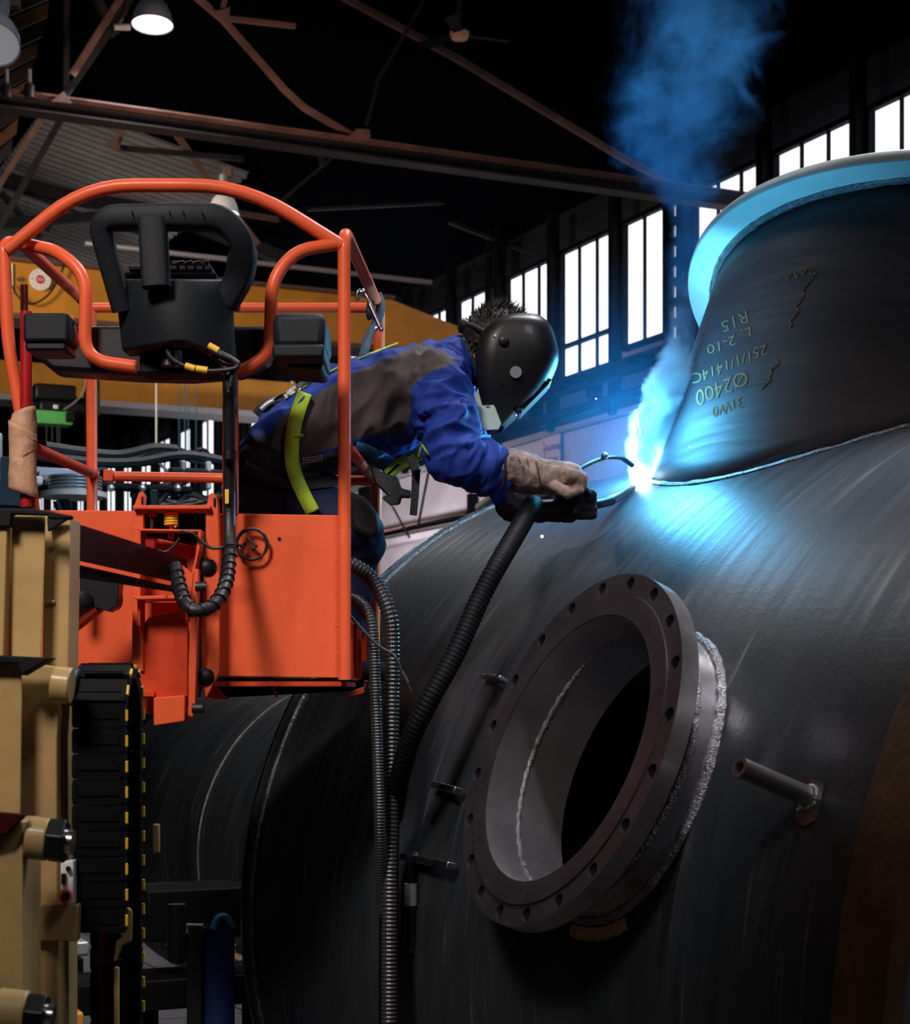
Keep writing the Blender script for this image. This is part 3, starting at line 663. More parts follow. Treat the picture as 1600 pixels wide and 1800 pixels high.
MB().tube([BO+BX*(BH-.006)+(TD*cos(2*pi*i/260)+BX.cross(TD)*sin(2*pi*i/260))*(Br+.008) for i in range(260)], [.010*(1+.4*noise.noise(V((i*.9, 0, 0)))) for i in range(260)], 8, closed=True).build('flange_weld_bead', 'weld', tank)
MB().tube([saddle(2*pi*i/300, Br+.006) for i in range(300)], [.009*(1+.6*noise.noise(V((i*.35, 2, 0)))) for i in range(300)], 8, closed=True).build('saddle_weld_bead', 'weld', tank)
# dirty hit helper on cylinders
def hitc(px, py, o, ax, R, far=False):
    rd = V(((px-800)/F, 1, (HY-py)/F)); oo = V((0, 0, ZC))-o
    a = rd-ax*rd.dot(ax); b = oo-ax*oo.dot(ax); A = a.dot(a); B = 2*a.dot(b); c_ = b.dot(b)-R*R; D = B*B-4*A*c_
    if D < 0: return None
    return V((0, 0, ZC))+rd*((-B+(sqrt(D) if far else -sqrt(D)))/2/A)
def stroke(pts, name='chalk_stroke', m='chalk', r=.0013):
    q = [hitc(x, y, BO, BX, Br+.001) for x, y in pts]; q = [p for p in q if p is not None]
    if len(q) > 1: MB().tube(spline(q, 4), r, 5).build(name, m, tank)
def zz(*pts): return [(1100+x/3, 250+y/3) for x, y in pts]
ST = [zz((845, 705), (860, 720), (885, 685), (905, 715), (915, 685), (940, 695), (965, 660), (975, 695), (1002, 688), (985, 720), (950, 760), (935, 785), (940, 805), (915, 850), (898, 870), (908, 890), (885, 930), (865, 940), (875, 960), (868, 980)),
      zz((632, 880), (615, 925), (600, 905)), zz((600, 880), (588, 930), (632, 905)),
      zz((560, 915), (545, 960)), zz((585, 925), (600, 960), (575, 970), (560, 990)), zz((545, 930), (530, 975), (505, 1005)), zz((510, 980), (540, 935), (525, 960), (512, 1000)),
      zz((655, 985), (640, 1030), (605, 1010)), zz((555, 1040), (570, 1060), (545, 1065), (530, 1090), (510, 1100)), zz((530, 1075), (500, 1080)), zz((490, 1085), (475, 1120), (500, 1110)), zz((460, 1105), (440, 1130), (445, 1150), (470, 1130), (462, 1105)),
      zz((738, 1090), (705, 1095), (720, 1125), (700, 1145)), zz((690, 1100), (665, 1120), (685, 1140), (670, 1165), (650, 1160)), zz((640, 1130), (620, 1190), (650, 1170)), zz((630, 1095), (600, 1180)), zz((590, 1130), (560, 1215), (590, 1190)), zz((560, 1140), (520, 1225)), zz((520, 1150), (480, 1235), (505, 1215)), zz((490, 1160), (465, 1200), (440, 1190)), zz((462, 1175), (445, 1230)), zz((430, 1175), (405, 1250), (430, 1230)), zz((400, 1190), (380, 1250), (350, 1310)), zz((415, 1215), (370, 1235)), zz((365, 1260), (345, 1300), (355, 1310), (375, 1280), (365, 1260)),
      zz((595, 1240), (575, 1260), (580, 1300), (610, 1295), (625, 1265), (610, 1240), (595, 1240)), zz((645, 1210), (570, 1310)), zz((560, 1245), (530, 1265), (560, 1290), (525, 1330), (500, 1310)), zz((530, 1270), (495, 1305), (480, 1290), (500, 1260)), zz((470, 1290), (450, 1310), (425, 1355), (440, 1360), (465, 1320), (470, 1290)), zz((430, 1300), (400, 1330), (395, 1365), (425, 1350), (430, 1310)), zz((400, 1320), (375, 1370), (365, 1385)),
      zz((610, 1300), (680, 1275), (730, 1268), (745, 1270), (720, 1300)), zz((790, 1150), (805, 1165), (790, 1185), (765, 1200), (770, 1215), (755, 1245), (765, 1250), (750, 1270), (715, 1300)),
      zz((610, 1355), (590, 1345), (580, 1375), (560, 1390), (575, 1420)), zz((570, 1375), (545, 1430)), zz((530, 1385), (525, 1420), (505, 1405), (500, 1440), (480, 1400)), zz((475, 1400), (460, 1420), (465, 1445), (480, 1420)), zz((405, 1160), (385, 1165))]
for q in (ST[0], ST[-6], ST[-7]): stroke(q)
def chalk_text(txt, p0, p1, hpx, slant=.28):
    vs, fs = text_mesh(txt, 1.0, 0.0); x0 = min(v.x for v in vs); x1 = max(v.x for v in vs); y0 = min(v.y for v in vs); y1 = max(v.y for v in vs)
    d = V((p1[0]-p0[0], p1[1]-p0[1])); L = d.length; d.normalize(); u = V((d.y, -d.x)); out = []
    for v in vs:
        a = (v.x-x0)/(x1-x0)*L; b = (v.y-y0)/(y1-y0)*hpx; a += b*slant; b += 1.2*sin(a*.21)
        h = hitc(p0[0]+d.x*a+u.x*b, p0[1]+d.y*a+u.y*b, BO, BX, Br+.0015); out.append(h if h is not None else hitc(1300, 700, BO, BX, Br))
    MB().add(out, fs).build('chalk_number', 'chalk', tank, smooth=False)
chalk_text('\u00d82400', (1312, 650), (1222, 688), 25)
chalk_text('251/1/1414C', (1347, 604), (1216, 658), 18)
chalk_text('2-10', (1292, 588), (1243, 608), 16)
chalk_text('L.', (1319, 574), (1302, 580), 15)
chalk_text('R15', (1312, 545), (1268, 566), 19)
chalk_text('31W0', (1303, 696), (1252, 716), 18)
# pale rubbed patches, cut notches: stub pipe and small cleats
b0 = hitc(1424, 1402, TC, TD, TR); nr = (b0-TC); nr = (nr-TD*nr.dot(TD)).normalized()
MB().lathe([(.013, .19), (.021, .19), (.021, -.03), (.013, -.03)], b0, nr, 32, close=True).build('stub_pipe', 'bore', tank)
t1 = nr.cross(TD).normalized()
mb = MB(); pr = [(-.035, -.03), (.05, -.045), (.055, -.02), (.03, .03), (.02, .055), (-.01, .06), (-.04, .045)]
def on_shell(p, lift=.001):
    w_ = p-TC; al = w_.dot(TD); w_ = (w_-TD*al).normalized(); return TC+TD*al+w_*(TR+lift)
mb.prism([on_shell(b0+t1*y+TD*x) for x, y in pr], nr*.002).build('ground_area', 'steel', tank)
MB().ball(b0+nr*.004-ZV*.03+TD*.01, .014, 10, (1.4, 1, 1)).build('weld_drop', 'weld', tank)
MB().tube([b0+(TD*cos(2*pi*i/30)+t1*sin(2*pi*i/30))*.024+nr*.003 for i in range(30)], .005, 6, closed=True).build('stub_weld', 'weld', tank)
for (x0, y0, x1, y1, wd) in ((862, 1198, 902, 1206, .012), (776, 1384, 826, 1398, .02), (722, 1508, 815, 1526, .02)):
    p0 = hitc(x0, y0, TC, TD, TR-.005); p1 = hitc(x1, y1, TC, TD, TR-.005); nn_ = (p0-TC); nn_ = (nn_-TD*nn_.dot(TD)).normalized()
    MB().bar(p0+nn_*.02, p1+nn_*.035, wd, .03, up=nn_).build('welded_cleat', 'steel', tank, bevel=.003)
p0 = hitc(722, 1572, TC, TD, TR+.02)
MB().cyl(p0-ZV*.03, p0+ZV*.03, .018, 16).build('grey_coupling', 'conduit', tank); MB().tube([p0+ZV*.03, p0+ZV*.10, p0+ZV*.11+V((.02, 0, 0))], .012, 8).build('coupling_pipe', 'black', tank); MB().tube([p0-ZV*.03, p0-ZV*.16], .014, 8).build('coupling_pipe', 'black', tank)
# interior seam seen through the nozzle on the far inside wall
def hin(px, py): return (lambda p: (p-TC).dot(TD))(hitc(px, py, TC, TD, TR-.03, True))
q_ = [hitc(x, y, TC, TD, TR-.034, True) for x, y in [(1066, 1226), (1090, 1228), (1115, 1238), (1142, 1256)]]
MB().tube(spline(q_, 8), [.012+.005*sin(i*2.1) for i in range(25)], 8).build('inner_seam', 'weld', tank)
# cradle under the vessel
cd = thing('roller_cradle', tp(-.9, -pi/2, TR+.05), 'dark steel roller cradle on the floor carrying the vessel', 'cradle')
base = tp(-.9, -pi/2, TR)
for s_ in (-1, 1):
    ph = -pi/2+s_*.45; rc = tp(-.9, ph, TR+.13)
    MB().cyl(rc-TD*.1, rc+TD*.1, .128, 40).build('roller', 'rubber', cd)
    MB().prism([rc-TD*.16+TN*.16+ZV*.06, rc-TD*.16-TN*.16+ZV*.06, V((rc.x, rc.y, .1))-TD*.16-TN*.25, V((rc.x, rc.y, .1))-TD*.16+TN*.25], TD*.03).build('bearing_plate', 'iron', cd, smooth=False)
    MB().prism([rc+TD*.13+TN*.16+ZV*.06, rc+TD*.13-TN*.16+ZV*.06, V((rc.x, rc.y, .1))+TD*.13-TN*.25, V((rc.x, rc.y, .1))+TD*.13+TN*.25], TD*.03).build('bearing_plate', 'iron', cd, smooth=False)
MB().box(V((base.x, base.y, .05)), (.4, 2.0, .1), (TD, TN, ZV)).build('base_beam', 'iron', cd, bevel=.005)

# ================================================================== MAST LIFT
YF, YR = 4.66, 5.45
lift = thing('mast_lift', V((-1.15, 4.2, 0)), 'mobile mast lift with orange guard railed work basket and tan telescopic mast', 'lift')
FLZ = P(0, 1195, YF).z
def tb_(pts, r=.0155, name='guard_rail', m='orange', rr=.08, par=None, n=14):
    return MB().tube(rounded(pts, rr), r, n).build(name, m, par or lift)
# right: front post over into the sloping side rail and the rear post
tb_([P(606, 1195, YF), P(605, 404, YF), P(668, 545, YR), P(657, 1200, YR)], .0165, 'corner_post', rr=.055)
tb_([P(60, 905, YF), P(44, 770, YF), P(14, 600, YF), P(6, 425, YF), P(38, 428, YF+.06), P(140, 522, YR), P(160, 545, YR), P(162, 905, YR)], .0165, 'corner_post', rr=.05)
# top hoop
tb_([P(12, 440, YF-.01), P(150, 326, YF-.02), P(430, 326, YF-.02), P(600, 432, YF)], .0175, 'top_hoop', rr=.16)
# inner front hoops
tb_([P(40, 428, YF+.06), P(104, 442, YF-.03), P(152, 486, YF-.05), P(148, 632, YF-.05), P(240, 645, YF-.05)], .0165, 'inner_rail', rr=.10)
tb_([P(598, 428, YF), P(520, 440, YF-.03), P(478, 492, YF-.05), P(474, 622, YF-.05), P(430, 652, YF-.05), P(395, 655, YF-.05)], .0165, 'inner_rail', rr=.10)
# rear rails
tb_([P(162, 541, YR), P(660, 541, YR)], .0150, 'rear_rail')
tb_([P(186, 837, YR), P(655, 845, YR)], .0150, 'rear_mid_rail')
MB().bar(P(183, 836, YR-.01), P(200, 837, YR-.01), .035, .035).build('rail_bracket', 'orange', lift, bevel=.003)
tb_([P(62, 788, YF), P(166, 834, YR)], .0150, 'side_mid_rail', 'orange2')
tb_([P(612, 788, YF), P(657, 842, YR)], .0150, 'side_mid_rail', 'orange2')
tb_([P(404, 652, YR), P(404, 905, YR)], .0001, 'hidden', 'orange') if False else None
# front panels
def panel(poly, Y, d, name, m='orange', bev=.002, par=None): return quadbox(poly, Y, d).build(name, m, par or lift, bevel=bev)
panel([(414, 903), (600, 906), (600, 1192), (355, 1188), (362, 1100), (358, 980), (380, 903)], YF+.012, .004, 'front_panel')
panel([(25, 896), (240, 898), (240, 1020), (345, 1020), (345, 1255), (25, 1255)], YF+.05, .004, 'front_panel')
MB().bar(P(601, 905, YF+.01), P(601, 1195, YF+.01), .012, .03).build('panel_flange', 'orange', lift, bevel=.002)
for y in (935, 985, 1040, 1100, 1150): MB().ball(P(595, y, YF+.010), .004, 8).build('tack_weld', 'orange', lift)
for (x, y, r) in ((491, 947, .0045), (430, 957, .004), (447, 965, .003)): MB().cyl(P(x, y, YF+.0115), P(x, y, YF+.009), r, 12).build('bolt_hole', 'holes', lift)
# right side kick panel with ribs, floor pan, sub frame
panel([(0, 0)], 1, 1, 'x') if False else None
fr_ = [P(606, 1090, YF+.02), P(606, 1195, YF+.02)]; rr_ = [P(657, 1160-55, YR), P(657, 1200, YR)]
MB().prism([P(607, 1085, YF+.02), P(607, 1194, YF+.02), V((P(657, 0, YR).x, YR, FLZ)), V((P(657, 0, YR).x, YR, P(607, 1085, YF).z))], V((.003, 0, 0))).build('side_kick_panel', 'orange2', lift, smooth=False)
for k in range(7):
    t = (k+.5)/7; b = V((P(607, 0, YF).x*(1-t)+P(657, 0, YR).x*t+.004, YF*(1-t)+YR*t, FLZ)); MB().bar(b+ZV*.005, b+ZV*.15, .02, .012).build('panel_rib', 'orange2', lift)
MB().prism([V((P(30, 0, YF).x, YF+.02, FLZ-.004)), V((P(606, 0, YF).x, YF+.02, FLZ-.004)), V((P(655, 0, YR).x, YR, FLZ-.004)), V((P(162, 0, YR).x, YR, FLZ-.004))], V((0, 0, -.012))).build('floor_pan', 'orange2', lift, smooth=False)
MB().prism([P(356, 1190, YF+.10), P(362, 1228, YF+.10), P(640, 1214, YF+.30), P(640, 1195, YF+.30)], V((0, .01, 0))).build('sub_frame_plate', 'blackmat', lift, smooth=False)
panel([(355, 1192), (368, 1190), (402, 1229), (362, 1229), (355, 1215)], YF+.06, .01, 'gusset')
panel([(600, 1222), (640, 1207), (640, 1219), (615, 1225)], YF+.22, .01, 'gusset')
MB().bar(P(478, 1196, YF+.08), P(486, 1226, YF+.08), .005, .01).build('scratched_rib', 'orange2', lift)
# carrier bracket
panel([(234, 893), (244, 866), (250, 863), (255, 872), (252, 893), (252, 1180), (232, 1180)], YF-.06, .03, 'bracket_side')
panel([(362, 893), (368, 868), (375, 866), (381, 874), (384, 893), (386, 1000), (386, 1180), (362, 1228), (356, 1210), (352, 1100), (362, 1000)], YF-.06, .03, 'bracket_side')
for (x, y) in ((250, 880), (377, 882)): MB().bar(P(x, y-7, YF-.063), P(x, y+7, YF-.063), .004, .006).build('slot', 'holes', lift)
MB().box((P(238, 893, YF-.05)+P(372, 894, YF-.05))/2+V((0, .03, 0)), (.195, .12, .010)).build('bracket_top', 'orange', lift, bevel=.002)
panel([(246, 900), (360, 900), (360, 1005), (246, 1005)], YF+.03, .01, 'recess_shade_plate', 'blackmat')  # black plate put in as the shade inside the bracket
# inner frame
for (q, nm) in (([(241, 929), (354, 931), (354, 935), (241, 933)], 'inner_frame_top'), ([(241, 929), (247, 929), (247, 1100), (241, 1100)], 'inner_frame_side'), ([(349, 931), (354, 931), (352, 960), (341, 1010), (336, 1010), (344, 975)], 'inner_frame_side')):
    panel(q, YF-.10, .06, nm)
for k in range(5): 
    c = P(301, 905+k*4.6, YF-.04); MB().tube([c+V((cos(a)*.016, sin(a)*.016, .004*a/pi/2)) for a in [2*pi*i/18 for i in range(18)]], .0028, 8).build('spring_coil', 'yellow', lift)
MB().cyl(P(301, 895, YF-.04), P(301, 948, YF-.04), .005, 12).build('spring_pin', 'orange', lift)
MB().cyl(P(301, 940, YF-.05), P(301, 946, YF-.05), .009, 6).build('nut', 'orange', lift)
MB().cyl(P(267, 896, YF-.04), P(267, 908, YF-.04), .012, 16).build('damper', 'redpost', lift); MB().cyl(P(267, 908, YF-.04), P(267, 932, YF-.04), .004, 10).build('damper_rod', 'chrome', lift)
MB().box(P(265, 955, YF-.06), (.028, .03, .034)).build('limit_switch', 'redpost', lift, bevel=.004)
MB().tube(spline([P(x, y, YF-.08) for x, y in ((278, 968), (292, 970), (306, 960), (316, 945))]), .004, 8).build('switch_cable', 'rubber', lift)
MB().tube(spline([P(x, y, YF-.12) for x, y in ((318, 933), (340, 938), (352, 950), (372, 963), (395, 962), (415, 960))]), .004, 8).build('switch_cable', 'rubber', lift)
MB().ball(P(308, 926, YF-.07), .004, 8).build('bolt_head', 'chrome', lift)
# orange back plates behind the arm
panel([(246, 940), (345, 960), (338, 1060), (246, 1060)], YF-.01, .01, 'knuckle_plate', 'orange2')
panel([(306, 980), (340, 1010), (335, 1060), (312, 1040)], YF-.12, .01, 'knuckle_web')
panel([(232, 1100), (330, 1085), (330, 1235), (232, 1225)], YF-.05, .02, 'knuckle_housing', 'orange2')
panel([(233, 1118), (330, 1112), (326, 1070), (262, 1085)], YF-.03, .02, 'knuckle_web')
panel([(120, 1215), (272, 1215), (272, 1225), (120, 1225)], YF-.06, .02, 'lower_lip', 'orange2')
panel([(230, 1048), (308, 1046), (308, 1053), (240, 1054)], YF-.14, .1, 'knuckle_lip')
# long vertical strips
panel([(342, 1000), (349, 1000), (343, 1250), (338, 1262), (331, 1256), (331, 1180), (335, 1070)], YF-.12, .04, 'hinge_strip')
panel([(350, 1000), (357, 1000), (353, 1225), (346, 1225)], YF-.03, .01, 'hinge_gap_shade', 'blackmat')  # black strip stands in for the shade between the hinge strips
for (x0, x1, y) in ((344, 363, 1031), (338, 358, 1245)): MB().cyl(P(x0, y, YF-.13), P(x1, y, YF-.13), .0125, 20).build('hinge_pin', 'rubber', lift)
for (x, y) in ((369, 998), (365, 1190)):
    c = P(x, y, YF-.05)
    MB().lathe([(0, 0), (.024, 0), (.026, .008), (.018, .014), (.020, .018), (.010, .026), (0, .027)], c+V((-.006, 0, 0)), V((.6, -.8, 0)), 24).build('rubber_buffer', 'black', lift)
# lower block
bk = MB(); bk.prism([P(270, 1226, YF-.10), P(325, 1222, YF-.10), P(325, 1268, YF-.10), P(270, 1276, YF-.10)], V((0, .12, 0))); bk.build('lower_block', 'orange', lift, bevel=.003)
panel([(325, 1240), (334, 1244), (334, 1262), (325, 1258)], YF-.08, .05, 'block_pin', 'orange2')
panel([(114, 1250), (132, 1250), (131, 1298), (114, 1298)], YF-.12, .03, 'lower_tab')
# jib arm (maroon box) from the mast to the knuckle
def sweepbox(a0, a1, b0, b1, Ya, Yb, name, m, wd=.09):
    A = [P(*a0, Ya), P(*a1, Ya), P(*b1, Yb), P(*b0, Yb)]
    MB().prism(A, V((.02, wd, 0))).build(name, m, lift, bevel=.003)
sweepbox((90, 908), (90, 975), (307, 978), (303, 1023), 3.85, YF-.17, 'jib_arm', 'maroon')
sweepbox((100, 985), (100, 1010), (300, 1030), (300, 1040), 3.95, YF-.12, 'jib_arm_lower', 'blackmat')
MB().cyl(P(302, 995, YF-.19), P(311, 993, YF-.19), .006, 10).build('arm_bolt', 'chrome', lift); MB().cyl(P(305, 1000, YF-.18), P(305, 1012, YF-.18), .004, 8).build('arm_bolt', 'chrome', lift)
tb_([P(118, 1108, 4.3), P(172, 1066, 4.5)], .018, 'levelling_rod', 'orange2'); tb_([P(112, 1080, 4.32), P(160, 1052, 4.5), P(205, 1052, 4.55)], .030, 'levelling_cylinder', 'black')
panel([(140, 1000), (210, 1020), (206, 1065), (190, 1075), (140, 1060)], YF-.22, .06, 'cylinder_bracket', 'black')
panel([(128, 995), (145, 998), (143, 1060), (128, 1065)], YF-.06, .02, 'red_tab', 'orange')
MB().box(P(136, 1051, YF-.15), (.02, .02, .02)).build('red_switch', 'redpost', lift, bevel=.003); MB().cyl(P(136, 1051, YF-.17), P(136, 1051, YF-.18), .006, 10).build('switch_button', 'black', lift)
# mast: nested tan sections
YM = 3.72
def tan(poly, Y, d, name='mast_section', m='tan', b=.003):
    yf = HY+(ZC-.42)*F/Y
    return panel([(x, yf if y >= 1800 else y) for x, y in poly], Y, d, name, m, b)
ch_ = V((-1.05, 3.75, .24))
MB().box(ch_, (.95, 1.7, .34)).build('chassis', 'tan', lift, bevel=.02)
for sx_ in (-1, 1):
    for sy_ in (-1, 1): MB().cyl(ch_+V((sx_*.40, sy_*.68, -.09)), ch_+V((sx_*.52, sy_*.68, -.09)), .15, 32).build('wheel', 'rubber', lift, bevel=.01)
tan([(78, 906), (124, 908), (120, 1190), (116, 1800), (70, 1800), (74, 1190)], YM, .10)
tan([(20, 905), (80, 905), (72, 1180), (60, 1800), (18, 1800)], YM-.05, .006, 'mast_flange')
tan([(-40, 925), (12, 925), (6, 1180), (-40, 1180)], YM-.08, .2)
tan([(12, 910), (20, 910), (16, 1180), (7, 1180)], YM+.02, .1, 'mast_groove', 'blackmat')
tan([(-40, 893), (60, 894), (126, 906), (122, 912), (82, 911), (84, 905), (20, 903), (18, 925), (-40, 928)], YM-.09, .03, 'mast_cap', 'blackmat')
tan([(82, 910), (123, 911), (84, 935)], YM-.02, .01, 'mast_cap', 'black')
for (x, y) in ((93, 961), (93, 1058)): MB().cyl(P(x-8, y, YM-.005), P(x+3, y, YM-.005), .004, 8).build('pin', 'tan', lift)
Y2 = 3.40
tan([(-40, 1163), (38, 1163), (36, 1440), (30, 1800), (-40, 1800)], Y2-.06, .006, 'mast_flange')
tan([(36, 1165), (108, 1172), (100, 1300), (108, 1800), (30, 1800)], Y2, .10)
tan([(-40, 1150), (90, 1156), (36, 1188), (30, 1166), (-40, 1164)], Y2-.09, .05, 'mast_cap', 'blackmat')
Y3 = 3.12
tan([(-40, 1440), (40, 1444), (36, 1800), (-40, 1800)], Y3, .14)
tan([(-40, 1425), (46, 1432), (10, 1468), (-40, 1480)], Y3-.03, .02, 'mast_cap', 'maroon')
tan([(62, 1590), (138, 1590), (136, 1655), (60, 1655)], Y2-.02, .03, 'mast_bracket')
tan([(62, 1655), (104, 1655), (102, 1800), (58, 1800)], Y2+.02, .03, 'mast_bracket')
def roller(x0, y0, x1, y1, Y, r, nut, rn):
    a = P(x0, y0, Y); b = P(x1, y1, Y)
    MB().cyl(a, b, r, 28).build('roller_boss', 'tan', lift, bevel=.003)
    if nut:
        d = (b-a).normalized(); c = b
        MB().cyl(c, c+d*.030, rn, 6).build('hex_nut', 'black', lift, smooth=False, bevel=.003); MB().cyl(c+d*.03, c+d*.042, rn*.55, 16).build('bolt_end', 'chrome' if Y < 3.2 else 'black', lift)
roller(93, 1203, 126, 1206, Y2-.06, .034, False, 0)
roller(50, 1472, 86, 1476, Y3+.02, .037, True, .040)
roller(-4, 1776, 48, 1782, Y3-.25, .036, True, .036)
# control box low on the mast
cb = MB().prism([P(106, 1516, Y2-.02), P(129, 1512, Y2-.02), P(129, 1590, Y2-.02), P(106, 1588, Y2-.02)], V((0, .04, 0))).build('control_box', 'whitesign', lift, bevel=.003)
MB().cyl(P(115, 1575, Y2-.02), P(115, 1575, Y2-.045), .013, 20).build('stop_button', 'orange', lift); MB().cyl(P(116, 1575, Y2-.045), P(116, 1575, Y2-.055), .008, 16).build('stop_button_cap', 'black', lift)
MB().cyl(P(120, 1527, Y2-.02), P(120, 1527, Y2-.03), .005, 16).build('key_switch', 'black', lift); MB().box(P(112, 1545, Y2-.025), (.008, .008, .02)).build('toggle', 'black', lift)
tan([(205, 1602), (226, 1595), (232, 1602), (231, 1655), (214, 1662), (205, 1690), (198, 1690), (204, 1655), (214, 1648)], 3.50, .01, 'chain_bracket')
tan([(200, 1700), (209, 1700), (208, 1810), (196, 1810)], 3.5, .01, 'bracket_strip')
tan([(268, 1449), (279, 1449), (279, 1500), (268, 1500)], 3.72, .02, 'chain_clip')
MB().tube([P(184, 1615, 3.55), P(180, 1700, 3.55), P(177, 1815, 3.55)], .007, 10).build('maroon_hose', 'maroon', lift)
MB().box(P(192, 1690, 3.55), (.05, .02, .012)).build('hose_clamp', 'black', lift, bevel=.002)
for (x, y) in ((136, 1636), (212, 1639)): MB().ball(P(x, y, 3.45), .003, 8).build('rivet', 'chrome', lift)
# console tray, boxes, padded guard
YC = 4.50
panel([(40, 578), (150, 572), (300, 572), (470, 572), (478, 600), (470, 630), (420, 655), (330, 662), (240, 660), (90, 650), (55, 620), (38, 610)], YC+.16, .12, 'console_tray', 'black', .012)
def roundbox(x0, y0, x1, y1, Y, dep, name, m, bev=.02): 
    a = P(x0, y0, Y); b = P(x1, y1, Y)
    return MB().box(((a.x+b.x)/2, Y+dep/2, (a.z+b.z)/2), (abs(b.x-a.x), dep, abs(a.z-b.z))).build(name, m, lift, bevel=bev)
roundbox(40, 549, 120, 600, YC-.12, .12, 'side_box', 'foam', .008)
roundbox(44, 598, 116, 616, YC-.11, .12, 'side_box_base', 'black', .006)
panel([(121, 555), (128, 556), (137, 596), (140, 604), (135, 606), (122, 600)], YC-.05, .01, 'box_bracket')
MB().cyl(P(128, 569, YC-.055), P(128, 569, YC-.065), .005, 10).build('bolt_head', 'chrome', lift)
roundbox(479, 548, 572, 612, YC-.22, .22, 'side_box', 'foam', .018)
roundbox(478, 604, 570, 629, YC-.23, .22, 'side_box_lid', 'foam', .008)
panel([(490, 628), (570, 628), (566, 650), (505, 645)], YC-.15, .20, 'box_underside', 'foam', .01)
# curved console body: swept arc, bottom edge arched
def bodyshell():
    n = 20; vs = []; 
    for i in range(n+1):
        s = -1+2*i/n; dy = -.09*(1-s*s)
        xt = 297+s*100; xb = 312+s*98; yb = 612-10*(1-abs(s))**1 + (28*max(0, s-.2)/.8) + 5*max(0, -s)
        vs.append([P(xt, 489, YC+dy-.03), P((xt+xb)/2, 540, YC+dy-.045), P(xb, yb, YC+dy-.03)])
    mb = MB(); V_ = []
    for r in vs: V_ += r
    back = [p+V((0, .09+.0, 0)) for p in V_]
    for i, p in enumerate(back): p.y = max(p.y, YC+.03)
    m = len(V_); mb.add(V_+back, [])
    f = []
    for i in range(n):
        for j in range(2): q = i*3+j; f += [(q, q+3, q+4, q+1), (m+q, m+q+1, m+q+4, m+q+3)]
        for q in (i*3, ): f.append((q, m+q, m+q+3, q+3))
        q = i*3+2; f.append((q, q+3, m+q+3, m+q))
    for q in (0, n*3):
        f += [(q, q+1, m+q+1, m+q), (q+1, q+2, m+q+2, m+q+1)]
    mb.f = f; mb.mi = [0]*len(f)
    return mb
bodyshell().build('console_body', 'foam', lift, bevel=.008)
def pad(pts, w_, d_, name='padded_guard', rr=.05, m='foam'):
    """soft rectangular section swept along a rounded path"""
    q = rounded(pts, rr, 6); mb = MB(); n = 16; vs = []
    for i, p in enumerate(q):
        t = (q[min(i+1, len(q)-1)]-q[max(i-1, 0)]).normalized(); yv = V((0, 1, 0)); yv = (yv-t*yv.dot(t)).normalized(); x = t.cross(yv)
        ww = w_ if not callable(w_) else w_(i/(len(q)-1))
        for k in range(n):
            a = 2*pi*k/n; c_, s_ = cos(a), sin(a); e = .45
            vs.append(p+x*(ww/2*math.copysign(abs(c_)**e, c_))+yv*(d_/2*math.copysign(abs(s_)**e, s_)))
    m_ = len(q); fs = [(i*n+k, i*n+(k+1) % n, (i+1)*n+(k+1) % n, (i+1)*n+k) for i in range(m_-1) for k in range(n)]+[tuple(range(n))[::-1], tuple(range((m_-1)*n, m_*n))]
    mb.add(vs, fs).build(name, m, lift); 
pad([P(216, 545, YC-.05), P(171, 384, YC-.12), P(300, 382, YC-.14), P(392, 383, YC-.12), P(428, 424, YC-.10), P(424, 485, YC-.04), P(398, 530, YC-.02)], lambda t: .050+.012*sin(t*pi*1.0)+.012*(t > .75), .07, 'padded_guard', .055)
pad([P(268, 385, YC-.15), P(275, 505, YC-.15)], .068, .055, 'padded_centre_bar', .05)
pad([P(408, 500, YC+.02), P(403, 545, YC+.03)], .050, .06, 'padded_guard_foot', .05)
for x in (232, 298, 322, 355): MB().bar(P(x, 371, YC-.172), P(x+.5, 377, YC-.172), .0015, .02).build('foam_joint', 'blackmat', lift)
# levers and manuals on the console
for (x0, y0, x1, y1, m) in ((226, 466, 372, 476, 'black'), (218, 478, 380, 490, 'blackmat'), (300, 458, 366, 466, 'black')):
    roundbox(x0, y0, x1, y1, YC+.04, .10, 'control_deck', m, .004)
for x in (315, 330, 345, 360): MB().tube(rounded([P(x, 478, YC+.0), P(x-4, 462, YC+.0), P(x+8, 460, YC+.0)], .01), .0035, 8).build('control_lever', 'black', lift); MB().ball(P(x-4, 463, YC-.01), .0035, 8).build('lever_screw', 'chrome', lift)
# gland, sticker, cables below the console
roundbox(245, 618, 385, 656, YC-.02, .10, 'junction_box', 'blackmat', .006)
MB().lathe([(.014, 0), (.016, .05), (.018, .055), (0, .055)], P(296, 604, YC-.05), V((0, 0, -1)), 24).build('cable_gland', 'rubber', lift)
MB().cyl(P(283, 608, YC-.06), P(309, 608, YC-.06), .006, 12).build('gland_clamp', 'chrome', lift)
MB().cyl(P(296, 603, YC-.05), P(296, 612, YC-.05), .015, 20).build('gland_collar', 'chrome', lift)
st = MB().prism([P(288, 615, YC-.025), P(320, 614, YC-.025), P(320, 645, YC-.025), P(290, 646, YC-.025)], V((0, -.001, 0))).build('warning_sticker', 'lampshade', lift, smooth=False)
MB().tube([P(304+12*cos(a), 630+12*sin(a), YC-.029) for a in [2*pi*i/24 for i in range(24)]], .0012, 6, closed=True).build('sticker_ring', 'ink', lift)
for a in (0.3, 2.4, 4.5): MB().tube([P(304, 630, YC-.029), P(304+12*cos(a), 630+12*sin(a), YC-.029)], .001, 6).build('sticker_ring', 'ink', lift)
